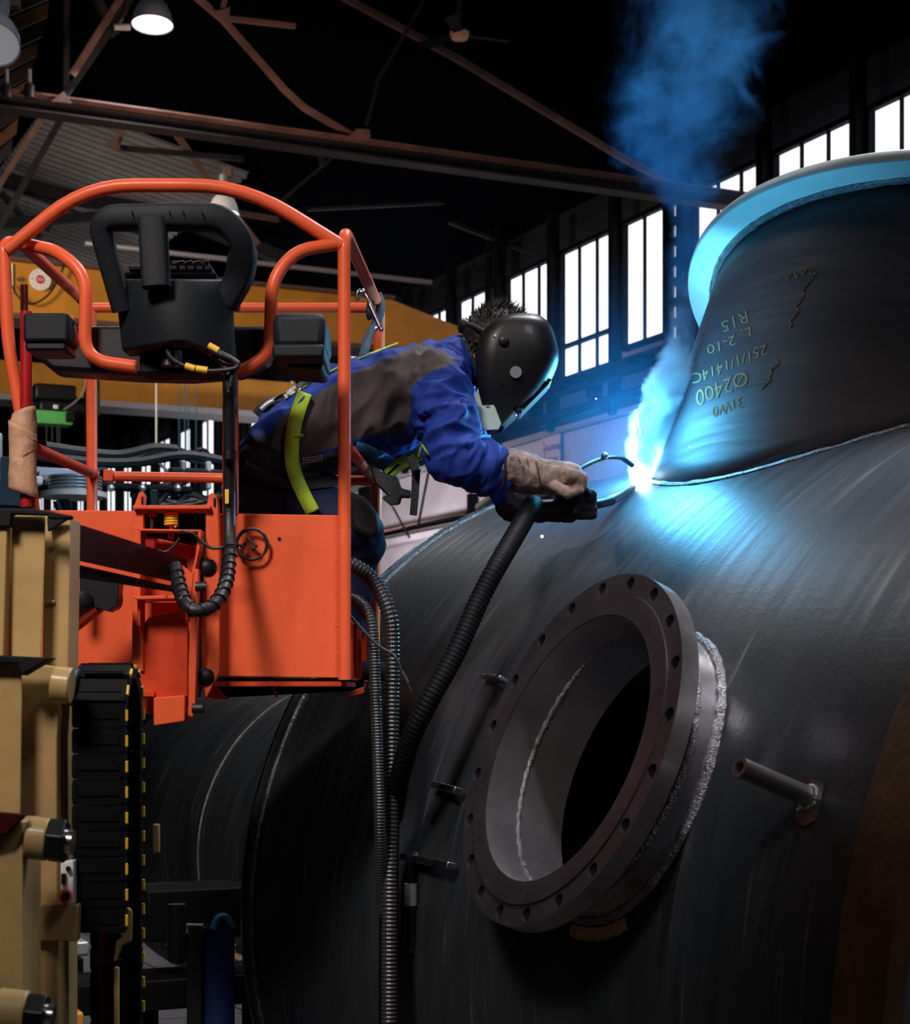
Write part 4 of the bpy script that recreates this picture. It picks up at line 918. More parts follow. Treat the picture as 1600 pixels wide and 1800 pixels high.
panel([(364, 578), (378, 578), (379, 622), (366, 624)], YC-.08, .02, 'red_bracket', 'orange2'); panel([(330, 602), (362, 602), (362, 608), (326, 608)], YC-.07, .02, 'red_bracket', 'orange2')
for i, (pts, r) in enumerate((([(293, 612), (302, 630), (330, 645), (370, 652), (410, 648), (418, 640), (405, 630), (385, 622), (370, 614)], .0065), ([(366, 608), (385, 618), (405, 628), (420, 640), (410, 655), (404, 680)], .005), ([(372, 626), (395, 640), (415, 645), (400, 660), (402, 690)], .005))):
    MB().tube(spline([P(x, y, YC-.09+.012*i) for x, y in pts]), r, 10).build('console_cable', 'rubber', lift)
for (a, b) in (((326, 643), (343, 648)), ((345, 648), (365, 651)), ((367, 607), (384, 617))): MB().cyl(P(*a, YC-.09), P(*b, YC-.09), .0085, 14).build('yellow_cable_sleeve', 'yellow', lift)
# vertical cable post
panel([(391, 655), (395, 655), (395, 905), (391, 905)], YC+.10, .03, 'cable_channel', 'orange2'); panel([(413, 655), (417, 655), (417, 905), (412, 905)], YC+.10, .03, 'cable_channel', 'orange2')
path = spline([P(x, y, Y) for x, y, Y in ((404, 650, 4.47), (403, 760, 4.52), (403, 900, 4.56), (403, 985, 4.50), (394, 1035, 4.40), (372, 1066, 4.34), (343, 1073, 4.32), (325, 1058, 4.34), (315, 1030, 4.40), (309, 995, 4.46))], 10)
cbn = MB().tube(path, .0155, 16).build('cable_bundle', 'rubber', lift)
hel = []; L = 0
for i in range(1, len(path)): 
    pass
tot = [0]
for i in range(1, len(path)): tot.append(tot[-1]+(path[i]-path[i-1]).length)
def along(s):
    for i in range(1, len(path)):
        if tot[i] >= s: return path[i-1].lerp(path[i], (s-tot[i-1])/(tot[i]-tot[i-1]+1e-9)), (path[i]-path[i-1]).normalized()
    return path[-1], (path[-1]-path[-2]).normalized()
s = tot[-1]*.48; hp = []
while s < tot[-1]-.01:
    p, t = along(s); u = t.cross(V((0, 1, 0))).normalized(); v = t.cross(u); a = s/.03*2*pi; hp.append(p+(u*cos(a)+v*sin(a))*.0165); s += .0025
MB().tube(hp, .0030, 6).build('spiral_wrap', 'black', cbn)
for y in (668, 706, 800): MB().cyl(P(404, y-8, 4.51), P(403, y+8, 4.51), .0168, 16).build('cable_tie_tape', 'black' if y != 706 else 'conduit', cbn)
MB().box(P(399, 873, 4.535), (.010, .004, .036)).build('yellow_label', 'yellow', cbn, bevel=.001); MB().box(P(404, 676, 4.46), (.008, .004, .012)).build('yellow_label', 'yellow', cbn)
# crimson post and tape wrap
tb_([P(46, 548, YF-.05), P(46, 890, YF-.05)], .0150, 'crimson_post', 'redpost')
for x in (39, 46): tb_([P(x, 500, YF-.05), P(x, 560, YF-.05)], .0045, 'thin_rod', 'maroon')
def wrap(c0, c1, r0, r1, name, m='tape', sd=0, tilt=(0, 0)):
    n = 28; mb = MB(); vs = []; rows = 8
    for j in range(rows+1):
        t = j/rows; c = c0.lerp(c1, t); rr = r0+(r1-r0)*t
        for i in range(n):
            a = 2*pi*i/n; k = 1+.10*noise.noise(V((cos(a)*1.6, sin(a)*1.6, t*3+sd)))
            e = V((cos(a)*rr*1.0*k, sin(a)*rr*1.0*k, 0)); e.z = tilt[0]*cos(a)*(1-t)+tilt[1]*cos(a)*t
            vs.append(c+e)
    mb.add(vs, [(j*n+i, j*n+(i+1) % n, (j+1)*n+(i+1) % n, (j+1)*n+i) for j in range(rows) for i in range(n)])
    o = mb.build(name, m, lift); md = o.modifiers.new('s', 'SOLIDIFY'); md.thickness = .0015
wrap(P(42, 722, YF-.045), P(40, 765, YF-.045), .030, .036, 'paper_wrap', sd=1, tilt=(.012, -.02))
wrap(P(40, 752, YF-.045), P(40, 812, YF-.045), .035, .033, 'paper_wrap', sd=3, tilt=(-.018, .026))
wrap(P(39, 800, YF-.045), P(40, 868, YF-.045), .034, .0375, 'paper_wrap', sd=6, tilt=(.025, -.012))
# ------------------------------------------------------------------ energy chain (own thing)
ch = thing('cable_chain', P(190, 1500, 3.5), 'black link cable chain with yellow side dots looping beside the tan mast', 'cable chain')
xl = P(130, 1300, 3.42).x; xr = P(221, 1300, 3.42).x; wd = xr-xl; rad = .085; ztop = P(190, 1178, 3.42).z; yc = 3.42+rad
proto = None; pm = None; pitch = .048; seq = []
zc_ = ztop-rad
k = 0
while zc_-k*pitch > P(0, 1655, 3.42).z: seq.append((V(((xl+xr)/2, yc-rad, zc_-k*pitch)), 0)); k += 1
nA = 6
for i in range(1, nA): a = pi*i/nA; seq.append((V(((xl+xr)/2, yc-rad*cos(a), zc_+rad*sin(a)*1.0)), a))
k = 0
while zc_-k*pitch > 1.6: seq.append((V(((xl+xr)/2, yc+rad, zc_-k*pitch)), pi)); k += 1
for (c, a) in seq:
    if proto is None:
        proto = MB().box((0, 0, 0), (wd, .026, .0462)).box((wd/2-.004, 0, 0), (.010, .030, .038)).box((-wd/2+.004, 0, 0), (.010, .030, .038)).box((0, -.014, 0), (wd*.8, .004, .012)).build('chain_link', 'chainblack', smooth=False)
        pm = MB().box((0, 0, 0), (.005, .008, .021)).build('yellow_dot', 'yellow', smooth=False, bevel=.001)
        proto.parent = ch; pm.parent = proto; o, d = proto, pm
    else:
        o = proto.copy(); COL.objects.link(o); o.parent = ch; d = pm.copy(); COL.objects.link(d); d.parent = o
    o.location = c-ch.location; o.rotation_euler = (-a, 0, 0); d.location = (wd/2+.003, -.008, 0)
MB().box(P(176, 1178, 3.40)+V((0, .06, -.004)), (.075, .07, .004)).build('chain_cover_bar', 'black', ch)
MB().cyl(P(122, 1208, 3.44), P(140, 1208, 3.44), .036, 24).build('chain_anchor', 'rubber', ch, bevel=.004)
# ------------------------------------------------------------------ coil of cable on the panel
cc = thing('cable_coil', P(443, 957, YF-.01), 'thin black cable coiled in a ring and hung on the orange front panel', 'cable')
ctr = P(443, 957, YF-.012)
pts = [ctr+V((cos(a)*(.039+.002*sin(a*.37)), -.004*(a/8/pi), sin(a)*(.039+.0015*cos(a*.6)))) for a in [2*pi*i/24 for i in range(24*4)]]
MB().tube(pts, .0032, 8).build('coil', 'rubber', cc)
MB().bar(P(434, 945, YF-.02), P(452, 962, YF-.02), .016, .008).build('plug', 'rubber', cc, bevel=.002); MB().bar(P(441, 961, YF-.026), P(446, 964, YF-.026), .004, .004).build('plug_tip', 'chrome', cc)
MB().tube(spline([P(x, y, YF-.02) for x, y in ((404, 958), (412, 957), (420, 958), (430, 962))]), .0035, 8).build('lead', 'rubber', cc)
for y in (957, 962): MB().tube([P(396, y, 4.48), P(413, y, 4.48)], .002, 6).build('tie', 'black', cc)
# ------------------------------------------------------------------ hoses
def ribbed(name, label, pts, r, pitch=.0085, amp=.0035, metalrings=True, m='ribhose'):
    t = thing(name, pts[0], label, 'hose'); q = spline(pts, 10); tt = [0]
    for i in range(1, len(q)): tt.append(tt[-1]+(q[i]-q[i-1]).length)
    n = 14; vs = []; s = 0; idx = 1; fs = []; rows = 0; u = None
    while s < tt[-1]:
        while tt[idx] < s: idx += 1
        tg = (q[idx]-q[idx-1]).normalized(); p = q[idx-1].lerp(q[idx], (s-tt[idx-1])/(tt[idx]-tt[idx-1]))
        u = tg.orthogonal().normalized() if u is None else (u-tg*u.dot(tg)).normalized(); v = tg.cross(u)
        rr = r+amp*(.5+.5*cos(2*pi*rows/4))**.7
        for k in range(n): a = 2*pi*k/n; vs.append(p+(u*cos(a)+v*sin(a))*rr)
        rows += 1; s += pitch/4
    fs = [(i*n+k, i*n+(k+1) % n, (i+1)*n+(k+1) % n, (i+1)*n+k) for i in range(rows-1) for k in range(n)]
    MB().add(vs, fs).build('ribbed_tube', m, t, ang=180, merge=False)
    return t
ribbed('extraction_hose', 'thicker glossy ribbed hose arching out of the basket to the floor', [P(x, y, Y) for x, y, Y in ((596, 1002, 4.86), (616, 992, 4.85), (655, 1018, 4.85), (682, 1070, 4.82), (690, 1130, 4.82), (688, 1300, 4.82), (686, 1500, 4.82), (684, 1700, 4.82), (684, 3000, 4.82))], .0175, .011, .005)
ribbed('extraction_hose', 'thinner ribbed hose hanging just left of the thicker one', [P(x, y, Y) for x, y, Y in ((600, 1062, 4.83), (618, 1052, 4.82), (645, 1075, 4.78), (656, 1130, 4.76), (663, 1300, 4.76), (668, 1450, 4.76), (672, 1600, 4.86), (674, 1700, 4.92), (676, 2960, 4.92))], .0135, .008, .0035)
tr_ = ribbed('torch_hose', 'black fabric sleeved torch hose running down from the glove across the vessel', [P(x, y, Y) for x, y, Y in ((938, 885, 5.12), (915, 925, 4.95), (880, 985, 4.80), (845, 1050, 4.76), (800, 1150, 4.72), (750, 1240, 4.70), (715, 1320, 4.74), (692, 1430, 4.86), (684, 1560, 4.90), (680, 2950, 4.95))], .0255, .012, .0022, m='chainblack')
nt = thing('thin_lead', P(720, 1200, 4.7), 'thin lead with bare metal tip sticking out beside the hoses', 'cable')
MB().tube(spline([P(x, y, 4.70) for x, y in ((612, 1078), (640, 1110), (665, 1135), (690, 1150), (700, 1165), (708, 1188))]), .004, 8).build('lead', 'rubber', nt)
MB().tube([P(706, 1182, 4.7), P(716, 1200, 4.7)], .006, 8).build('sleeve', 'rubber', nt); MB().tube([P(716, 1200, 4.7), P(724, 1216, 4.7)], .002, 6).build('metal_tip', 'chrome', nt)
# ------------------------------------------------------------------ background machine behind the basket
KM = 9.0
mc = thing('cable_festoon_machine', onp(300, 830, KM), 'pale slotted machine frame with black cable bundles seen behind the basket rails', 'machine')
def pm_(pts, r, m, name='cable', K=KM): return MB().tube(spline([onp(x, y, K) for x, y in pts], 6), r, 8).build(name, m, mc)
for (pts, r) in (([(80, 785), (150, 795), (210, 800), (270, 788), (310, 790)], .026), ([(60, 800), (160, 812), (240, 812), (320, 800), (400, 812), (480, 830)], .028), ([(90, 792), (170, 803), (230, 806), (275, 795), (330, 805), (420, 815)], .018), ([(270, 795), (295, 788), (320, 798), (345, 815)], .016), ([(290, 800), (315, 790), (345, 810), (368, 820)], .014), ([(330, 805), (350, 790), (365, 795), (368, 810)], .010)): pm_(pts, r, 'rubber')
pm_([(170, 825), (200, 818), (240, 812), (265, 792)], .010, 'conduit'); pm_([(238, 815), (255, 808), (268, 790)], .012, 'bluestrap', 'blue_cable'); pm_([(250, 812), (275, 812), (290, 824), (300, 832)], .009, 'conduit')
for k in range(5): MB().bar(onp(60+6*k, 826+7*k, KM), onp(160, 832+6*k, KM), .05, .03).build('slotted_rail', 'conduit', mc, bevel=.006)
for (x, r) in ((118, .09), (132, .13)):
    for k in range(5): MB().cyl(onp(x, 838+6*k, KM-.1), onp(x, 841.5+6*k, KM-.1), r, 20).build('disc', 'conduit', mc)
MB().cyl(onp(130, 866, KM-.1), onp(130, 875, KM-.1), .16, 28).build('cap_disc', 'whitesign', mc)
for (x0, y0, x1, y1, m) in ((318, 808, 329, 836, 'conduit'), (363, 810, 373, 860, 'whitesign'), (300, 820, 480, 832, 'iron'), (170, 846, 340, 858, 'blackmat'), (60, 836, 76, 852, 'whitesign'), (-5, 760, 5, 850, 'conduit'), (262, 858, 280, 900, 'black'), (-20, 800, 60, 890, 'black')):
    pbox('frame_block', m, x0, y0, x1, y1, KM-.05, .1, mc, .01)
for pts in ([(268, 895), (300, 860), (330, 842)], [(280, 890), (310, 885), (345, 880)], [(300, 900), (330, 870), (370, 880), (400, 860)], [(260, 905), (320, 895), (380, 890)], [(100, 880), (110, 905), (118, 890), (112, 875)], [(230, 868), (260, 868), (300, 850)], [(290, 880), (330, 888), (400, 868)]): pm_(pts, .022, 'rubber')
for x in (195, 250, 312, 395): MB().ball(onp(x, 858, KM-.15), .02, 8).build('bolt_head', 'conduit', mc)
# ------------------------------------------------------------------ bottom left clutter
def blk(name, m, x0, y0, x1, y1, K, dep, label, cat, group=None):
    a = onp(x0, y0, K); b = onp(x1, y0, K); c = onp(x0, y1, K); wdt = (V((b.x, b.y, 0))-V((a.x, a.y, 0))).length; hh = a.z-c.z
    return MB().box((a+V((b.x, b.y, a.z)))/2-ZV*hh/2+DW*dep/2, (wdt, dep, hh), (NW, DW, ZV)).build(name, m, bevel=.01, label=label, cat=cat, group=group)
KB = 5.7
bp = thing('blue_barrel', onp(385, 1800, KB), 'dark blue steel drum with a blue strap over its rim standing left of the vessel', 'barrel')
c = onp(385, 1630, KB); r_ = 29/F*c.y*.95
MB().lathe([(0, -.02), (r_*.97, -.02), (r_*.97, 0), (r_, 0), (r_, -.5), (r_*1.03, -.52), (r_, -.54), (r_, c.z*-1+.03), (0, -c.z+.03)], c, ZV, 40).build('drum_body', 'bluepost', bp)
MB().tube(spline([c+V((-r_*.3, -r_, .0)), c+V((0, -r_*.8, .035)), c+V((r_*.5, -r_*.6, .04)), c+V((r_*.95, -r_*.2, .0))]), .01, 6).build('strap', 'bluestrap', bp)
bp2 = thing('black_post', onp(343, 1800, KB), 'black square steel post with bright top edge left of the blue drum', 'post')
a = onp(343, 1625, KB); MB().bar(a, V((a.x, a.y, .02)), .048, .048).build('post_body', 'blackmat', bp2, smooth=False, bevel=.004); MB().tube([onp(329, 1640, KB-.1), onp(329, 1625, KB-.1), onp(357, 1626, KB-.1)], .004, 6).build('post_cap_edge', 'conduit', bp2)
gc = thing('hanging_grinder', onp(311, 1640, KB), 'black rounded tool hanging from the bench by its handle', 'tool')
c = onp(311, 1600, KB); MB().lathe([(0, -.19), (.022, -.19), (.031, -.18), (.032, -.09), (.029, 0), (0, 0)], c+ZV*.02, ZV, 28).build('tool_body', 'black', gc)
MB().tube(rounded([onp(286, 1640, KB), onp(284, 1668, KB), onp(300, 1662, KB)], .02), .004, 8).build('handle', 'black', gc)
bn = thing('dark_workbench', onp(330, 1740, KB), 'low dark steel bench frame with two beams standing behind the blue drum', 'bench')
for (x0, y0, x1, y1) in ((120, 1722, 470, 1775), (240, 1560, 430, 1648)): 
    a = onp(x0, y0, KB+.6); b = onp(x1, y0, KB+.6); h = a.z-onp(x0, y1, KB+.6).z
    MB().box((a+V((b.x, b.y, a.z)))/2-ZV*h/2, ((b-a).length, .3, h), (NW, DW, ZV)).build('beam', 'chainblack', bn, bevel=.006)
for x in (250, 452): a = onp(x, 1722, KB+.6); MB().bar(a, V((a.x, a.y, .01)), .1, .1).build('leg', 'blackmat', bn, smooth=False)
wbx = blk('grey_bench_block', 'conduit', 100, 1658, 158, 1684, 6.5, .5, 'pale grey block on dark legs half hidden behind the tan mast', 'block')
wbx2 = blk('dark_bench_leg', 'blackmat', 118, 1685, 148, 1800, 6.6, .3, 'dark leg under the pale grey block behind the mast', 'leg support')
blk('yellow_crate', 'crane', 130, 1780, 148, 1815, 5.8, .3, 'small yellow corner of a crate at the bottom edge behind the mast', 'crate')
for i, (x, y, m) in enumerate(((404, 1672, 'green'), (404, 1692, 'conduit'), (408, 1706, 'conduit'), (426, 1687, 'timber'), (426, 1702, 'timber'), (406, 1664, 'greendark'), (420, 1712, 'whitesign'))):
    o = blk('stacked_offcut', m, x-8, y-3.5, x+11, y+3.5, KB+1.2+(.6 if x > 410 else 0), .5, ['green offcut in the small stack beside the vessel rim', 'upper grey offcut in the stack beside the vessel rim', 'lower grey offcut in the stack beside the vessel rim', 'upper raw timber piece in the stack beside the vessel', 'lower raw timber piece in the stack beside the vessel', 'dark green offcut on top of the stack beside the vessel', 'white piece at the bottom of the stack beside the vessel'][i], 'offcut', 'offcuts stacked beside the vessel')

# ================================================================== THE WELDER
pr_ = thing('person', P(560, 1195, 5.2), 'person in blue and charcoal workwear with black welding helmet leaning out of the basket', 'person')
def Q(x, y, Y): return P(x, y, Y)
def capsule(mb, a, b, ra, rb, n=20):
    a = V(a); b = V(b); d = b-a; L = d.length; d = d.normalized() if L > 1e-6 else ZV
    pr = [(ra*sin(t), -ra*cos(t)) for t in [pi/2*i/5 for i in range(6)]]+[(rb*cos(t), L+rb*sin(t)) for t in [pi/2*i/5 for i in range(6)]]
    mb.lathe(pr, a, d, n)
def meshed(segs, balls, vox, smooth=6, name='m'):
    mb = MB()
    for s_ in segs: capsule(mb, s_[0], s_[1], s_[2], s_[3])
    for c, r, sc in balls: mb.ball(c, r, 24, sc)
    me = bpy.data.meshes.new(name); me.from_pydata(mb.v, [], mb.f); o = bpy.data.objects.new(name, me); COL.objects.link(o)
    bm = bmesh.new(); bm.from_mesh(me); bmesh.ops.remove_doubles(bm, verts=bm.verts, dist=1e-6)
    bmesh.ops.recalc_face_normals(bm, faces=bm.faces); bm.to_mesh(me); bm.free()
    m = o.modifiers.new('r', 'REMESH'); m.mode = 'VOXEL'; m.voxel_size = vox
    m = o.modifiers.new('s', 'SMOOTH'); m.iterations = smooth; m.factor = .5
    me2 = bpy.data.meshes.new_from_object(o.evaluated_get(bpy.context.evaluated_depsgraph_get()))
    bpy.data.objects.remove(o); bpy.data.meshes.remove(me); return me2
def inpoly(x, y, poly):
    c = False; j = len(poly)-1
    for i in range(len(poly)):
        xi, yi = poly[i]; xj, yj = poly[j]
        if (yi > y) != (yj > y) and x < (xj-xi)*(y-yi)/(yj-yi)+xi: c = not c
        j = i
    return c
def topx(p): return 800+F*p.x/p.y, HY-F*(p.z-ZC)/p.y
def segd(p, s_):
    a, b = s_[0], s_[1]; d = b-a; t = max(0, min(1, (p-a).dot(d)/max(d.dot(d), 1e-9))); return (p-a-d*t).length-(s_[2]*(1-t)+s_[3]*t)
J = []  # segments with tags
def sg(a, b, ra, rb, tagn): J.append((V(Q(*a)), V(Q(*b)), ra, rb, tagn))
for Y in (5.11, 5.31):
    sg((492, 812, Y), (570, 750, Y), .125, .120, 'jacket'); sg((570, 750, Y), (660, 708, Y), .120, .130, 'jacket')
    sg((660, 708, Y), (742, 686, Y), .130, .125, 'jacket'); sg((742, 686, Y), (768, 668, Y), .125, .095, 'jacket')
    sg((485, 830, Y-.01), (505, 880, Y-.01), .125, .115, 'trouser')
sg((560, 742, 5.21), (740, 688, 5.21), .135, .14, 'jacket')
sg((610, 770, 5.2), (715, 735, 5.2), .085, .085, 'jacket')
sg((770, 660, 5.08), (800, 632, 5.2), .075, .066, 'jacket'); sg((775, 660, 5.34), (802, 632, 5.22), .07, .066, 'jacket')
# near arm
sg((771, 672, 5.04), (778, 725, 5.00), .088, .088, 'jacket'); sg((778, 725, 5.00), (798, 795, 4.98), .088, .080, 'jacket'); sg((800, 800, 4.98), (862, 826, 5.02), .080, .070, 'jacket'); sg((862, 826, 5.02), (886, 830, 5.03), .066, .050, 'jacket'); sg((886, 830, 5.03), (985, 842, 5.08), .040, .032, 'skin')
# far arm
sg((785, 690, 5.38), (830, 800, 5.42), .080, .068, 'jacket'); sg((830, 800, 5.42), (905, 872, 5.34), .068, .055, 'jacket'); sg((905, 872, 5.34), (965, 892, 5.24), .040, .032, 'skin')
# neck and head, turned down to the work
sg((800, 640, 5.2), (860, 628, 5.2), .058, .056, 'skin'); sg((874, 604, 5.2), (892, 620, 5.2), .086, .080, 'skin'); sg((900, 650, 5.2), (898, 680, 5.2), .055, .035, 'skin')
sg((935, 660, 5.2), (925, 645, 5.2), .013, .010, 'skin')
# legs: one knee bent forward against the side rail
sg((500, 880, 5.08), (622, 930, 4.98), .105, .080, 'trouser'); sg((622, 930, 4.98), (628, 960, 5.02), .078, .078, 'trouser'); sg((628, 965, 5.02), (600, 1150, 5.08), .068, .055, 'trouser')
sg((500, 880, 5.32), (615, 960, 5.34), .100, .078, 'trouser'); sg((615, 960, 5.34), (590, 1150, 5.30), .068, .055, 'trouser')
me = meshed([j[:4] for j in J], [], .0065, 8, 'body')
# cloth folds pushed into the mesh
def fold(p, sc, ax1, ax2, seed=0):
    q = V((p.dot(ax1)*sc[0], p.dot(ax2)*sc[1], p.y*sc[2]+seed)); n = noise.noise(q); n2 = noise.noise(q*2.1+V((5, 2, 1)))
    return (1-abs(n)*2.2)*.7+(1-abs(n2)*2.2)*.3
GREY = [(480, 760), (498, 728), (600, 666), (640, 648), (700, 622), (738, 604), (775, 614), (806, 636), (760, 652), (732, 672), (722, 700), (720, 745), (700, 762), (645, 765), (600, 782), (550, 800), (520, 830), (470, 822)]
DARK = [(440, 770), (480, 762), (560, 800), (650, 782), (650, 812), (560, 840), (500, 850), (425, 830)]
me.calc_loop_triangles() if False else None
vn = [v.normal.copy() for v in me.vertices]
for v in me.vertices:
    p = v.co; best = min(J, key=lambda s_: segd(p, s_)); tg = best[4]
    if tg == 'skin': continue
    x, y = topx(p)
    if tg == 'jacket':
        arm = (x > 735 and p.y < 5.09) or p.y > 5.39 or x > 800
        d = (best[1]-best[0]).normalized(); side = d.cross(V((0, 1, 0))).normalized()
        if arm: f_ = fold(p, (15, 6, 8), d, side, 3); amp = .027
        else: f_ = fold(p, (6, 10, 5), V((.55, 0, .83)), V((.83, 0, -.55)), 1); amp = .034
    else: f_ = fold(p, (9, 9, 6), V((1, 0, 0)), V((0, 0, 1)), 8); amp = .010
    v.co = p+vn[v.index]*(f_-.55)*amp
mats_ = ['blue', 'grey', 'navy', 'darkcloth', 'skin']
for m_ in mats_: me.materials.append(M[m_])
for p in me.polygons:
    c = p.center; tg = min(J, key=lambda s_: segd(c, s_))[4]; x, y = topx(c)
    if tg == 'skin': k = 4
    elif tg == 'trouser': k = 3 if inpoly(x, y, DARK) else 2
    else:
        arm = (x > 722 and c.y < 5.10 and y > 640) or x > 800
        k = 1 if (inpoly(x, y, GREY) and not (arm and not inpoly(x, y, [(700, 560), (806, 560), (806, 638), (760, 655), (728, 680), (700, 680)]))) else (3 if inpoly(x, y, DARK) else 0)
    p.material_index = k; p.use_smooth = True
me.transform(Matrix.Translation(-pr_.location)); me.name = 'body'
body = bpy.data.objects.new('body', me); COL.objects.link(body); body.parent = pr_
bm_ = bmesh.new(); bm_.from_mesh(me); bm_.transform(Matrix.Translation(pr_.location)); bvh = BVHTree.FromBMesh(bm_)
CAM = V((0, 0, ZC))
def onbody(x, y, off=.006, fallback=5.15):
    d = V(((x-800)/F, 1, (HY-y)/F)).normalized(); h, nrm, i, dist = bvh.ray_cast(CAM, d)
    if h is None or h.y > 6: return P(x, y, fallback)
    return h-d*off
def ribbon(pts, wpx, name, m, off=.006, fb=5.15, th=.002, root=None):
    q = spline([V((x, y, 0)) for x, y in pts], 8); L = []; R = []
    for i, p in enumerate(q):
        t = (q[min(i+1, len(q)-1)]-q[max(i-1, 0)]).normalized(); nn_ = V((-t.y, t.x, 0))*wpx/2
        L.append(onbody(p.x+nn_.x, p.y+nn_.y, off, fb)); R.append(onbody(p.x-nn_.x, p.y-nn_.y, off, fb))
    for A in (L, R):
        for _ in range(4):
            ys = [A[0]]+[(A[i-1]+A[i]*2+A[i+1])/4 for i in range(1, len(A)-1)]+[A[-1]]; A[:] = ys
    n = len(L); mb = MB(); mb.add(L+R, [(i, i+1, n+i+1, n+i) for i in range(n-1)]); o = mb.build(name, m, root or pr_)
    md = o.modifiers.new('s', 'SOLIDIFY'); md.thickness = th; md.offset = 0; return o
har = None
ribbon([(536, 690), (522, 730), (513, 780), (516, 825), (532, 865), (550, 900)], 25, 'harness_strap', 'lime', .024)
ribbon([(505, 764), (518, 768), (533, 765)], 5, 'strap_fold', 'lime', .028)
ribbon([(520, 822), (560, 808), (600, 800), (640, 788)], 16, 'waist_belt', 'strap', .010)
ribbon([(430, 820), (470, 840), (520, 852), (580, 846), (610, 850)], 20, 'tool_belt', 'darkcloth', .012)
ribbon([(500, 700), (560, 664), (620, 634), (700, 603)], 2.6, 'spine_piping', 'lime', .008)
ribbon([(624, 790), (650, 800), (676, 812), (692, 828)], 30, 'chest_strap', 'bluestrap', .014)
ribbon([(682, 836), (700, 818), (725, 804), (748, 790)], 22, 'chest_strap', 'lime', .016)
# buckles and dangling strap ends
def pan2(poly, Y, d, name, m, par=pr_, bev=.002): return quadbox(poly, Y, d).build(name, m, par, bevel=bev)
pan2([(714, 804), (728, 797), (738, 822), (724, 830)], 5.02, .012, 'buckle', 'strap')
pan2([(724, 826), (740, 824), (736, 880), (733, 907), (720, 905), (723, 870)], 5.06, .004, 'dangling_strap', 'strap')
pan2([(648, 812), (676, 832), (700, 838), (706, 858), (724, 862), (722, 876), (706, 874), (704, 886), (692, 888), (682, 872), (672, 862), (658, 848)], 5.10, .02, 'harness_buckle_pack', 'strap', bev=.006)
pan2([(676, 870), (702, 876), (700, 886), (686, 888), (672, 876)], 5.09, .015, 'strap_end', 'strap')
pan2([(612, 862), (640, 872), (662, 900), (668, 935), (655, 948), (618, 930)], 4.88, .03, 'knee_pocket', 'darkcloth', bev=.012)
MB().ball(P(650, 922, 4.885), .004, 8).build('pocket_stud', 'chrome', pr_)
for k, (x, y) in enumerate(((470, 712), (492, 702), (512, 690), (530, 678))):
    ribbon([(x-12, y+8), (x+2, y-4), (x+16, y-10)], 9, 'harness_web', 'strap' if k % 2 else 'conduit', .014, 5.1)
MB().tube(spline([P(x, y, 5.12) for x, y in ((452, 730), (470, 712), (500, 706), (520, 690), (545, 672))]), .018, 8).build('rolled_webbing', 'strap', pr_)
# printed rows on the waist belt
for r in range(3):
    for c in range(7):
        a = onbody(534+c*5.2, 806+r*4-c*.9, .016); MB().box(a, (.0055, .001, .0016)).build('belt_print', 'whitesign', pr_, smooth=False)
# collar
cl = []
n = 28
for i in range(n+1):
    a = -2.4+4.8*i/n; c = P(812, 646, 5.2); u = V((-.35, 0, .94)); v = V((0, 1, 0)); cl.append(c+u*cos(a)*.076+v*sin(a)*.074)
mb = MB(); dd = V((.030, 0, .012)); mb.add(cl+[p+dd for p in cl], [(i, i+1, n+i+2, n+i+1) for i in range(n)]); o = mb.build('jacket_collar', 'blue', pr_); md = o.modifiers.new('s', 'SOLIDIFY'); md.thickness = .006
MB().tube([p+dd for p in cl], .0035, 6).build('collar_green_reflection', 'greendark', pr_)  # green reflection at the collar put in as a coloured strip
# gloves
def glove(name, segs, balls, m):
    me = meshed([(V(Q(*a)), V(Q(*b)), ra, rb) for a, b, ra, rb in segs], [(V(Q(*c)), r, sc) for c, r, sc in balls], .0042, 2, name)
    vn = [v.normal.copy() for v in me.vertices]
    for v in me.vertices: v.co = v.co+vn[v.index]*(.004*(1-2.4*abs(noise.noise(v.co*26)))+.0015*noise.noise(v.co*80)-.002)
    me.materials.append(M[m]); me.transform(Matrix.Translation(-pr_.location))
    for p in me.polygons: p.use_smooth = True
    o = bpy.data.objects.new(name, me); COL.objects.link(o); o.parent = pr_; return o
sN = [((888, 826, 5.03), (930, 833, 5.05), .062, .056), ((930, 833, 5.05), (962, 838, 5.06), .056, .050), ((962, 838, 5.06), (1000, 840, 5.08), .046, .044)]
for i, Y in enumerate((5.035, 5.063, 5.091, 5.117)):
    k = (1, 1.08, 1.03, .88)[i]; yy = (3, 0, 0, 4)[i]
    sN += [((998, 830+yy, Y), (1000+22*k, 836+yy, Y), .0165, .0155), ((1000+22*k, 836+yy, Y), (1000+22*k, 852+yy, Y), .0150, .0140), ((1000+22*k, 853+yy, Y), (1004, 862+yy, Y), .0140, .0125)]
sN += [((978, 856, 5.02), (1000, 868, 5.01), .018, .0150), ((1000, 868, 5.01), (1020, 864, 5.02), .0150, .0120)]
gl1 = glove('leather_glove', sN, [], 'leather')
sF = [((905, 884, 5.34), (950, 888, 5.26), .058, .050), ((950, 888, 5.26), (1000, 890, 5.18), .046, .046)]
for i, (y, k) in enumerate(((866, .92), (879, 1.05), (892, 1.08), (904, .95))):
    sF += [((1000, y, 5.20), (1030+8*k, y, 5.19), .0155, .0145), ((1030+8*k, y, 5.19), (1034+8*k, y+1, 5.145), .0140, .0135), ((1034+8*k, y+1, 5.145), (1012, y+1, 5.115), .0135, .0120)]
sF += [((985, 868, 5.14), (1012, 858, 5.12), .017, .0145), ((1012, 858, 5.12), (1034, 864, 5.12), .0145, .0115)]
gl2 = glove('leather_glove', sF, [], 'leatherd')
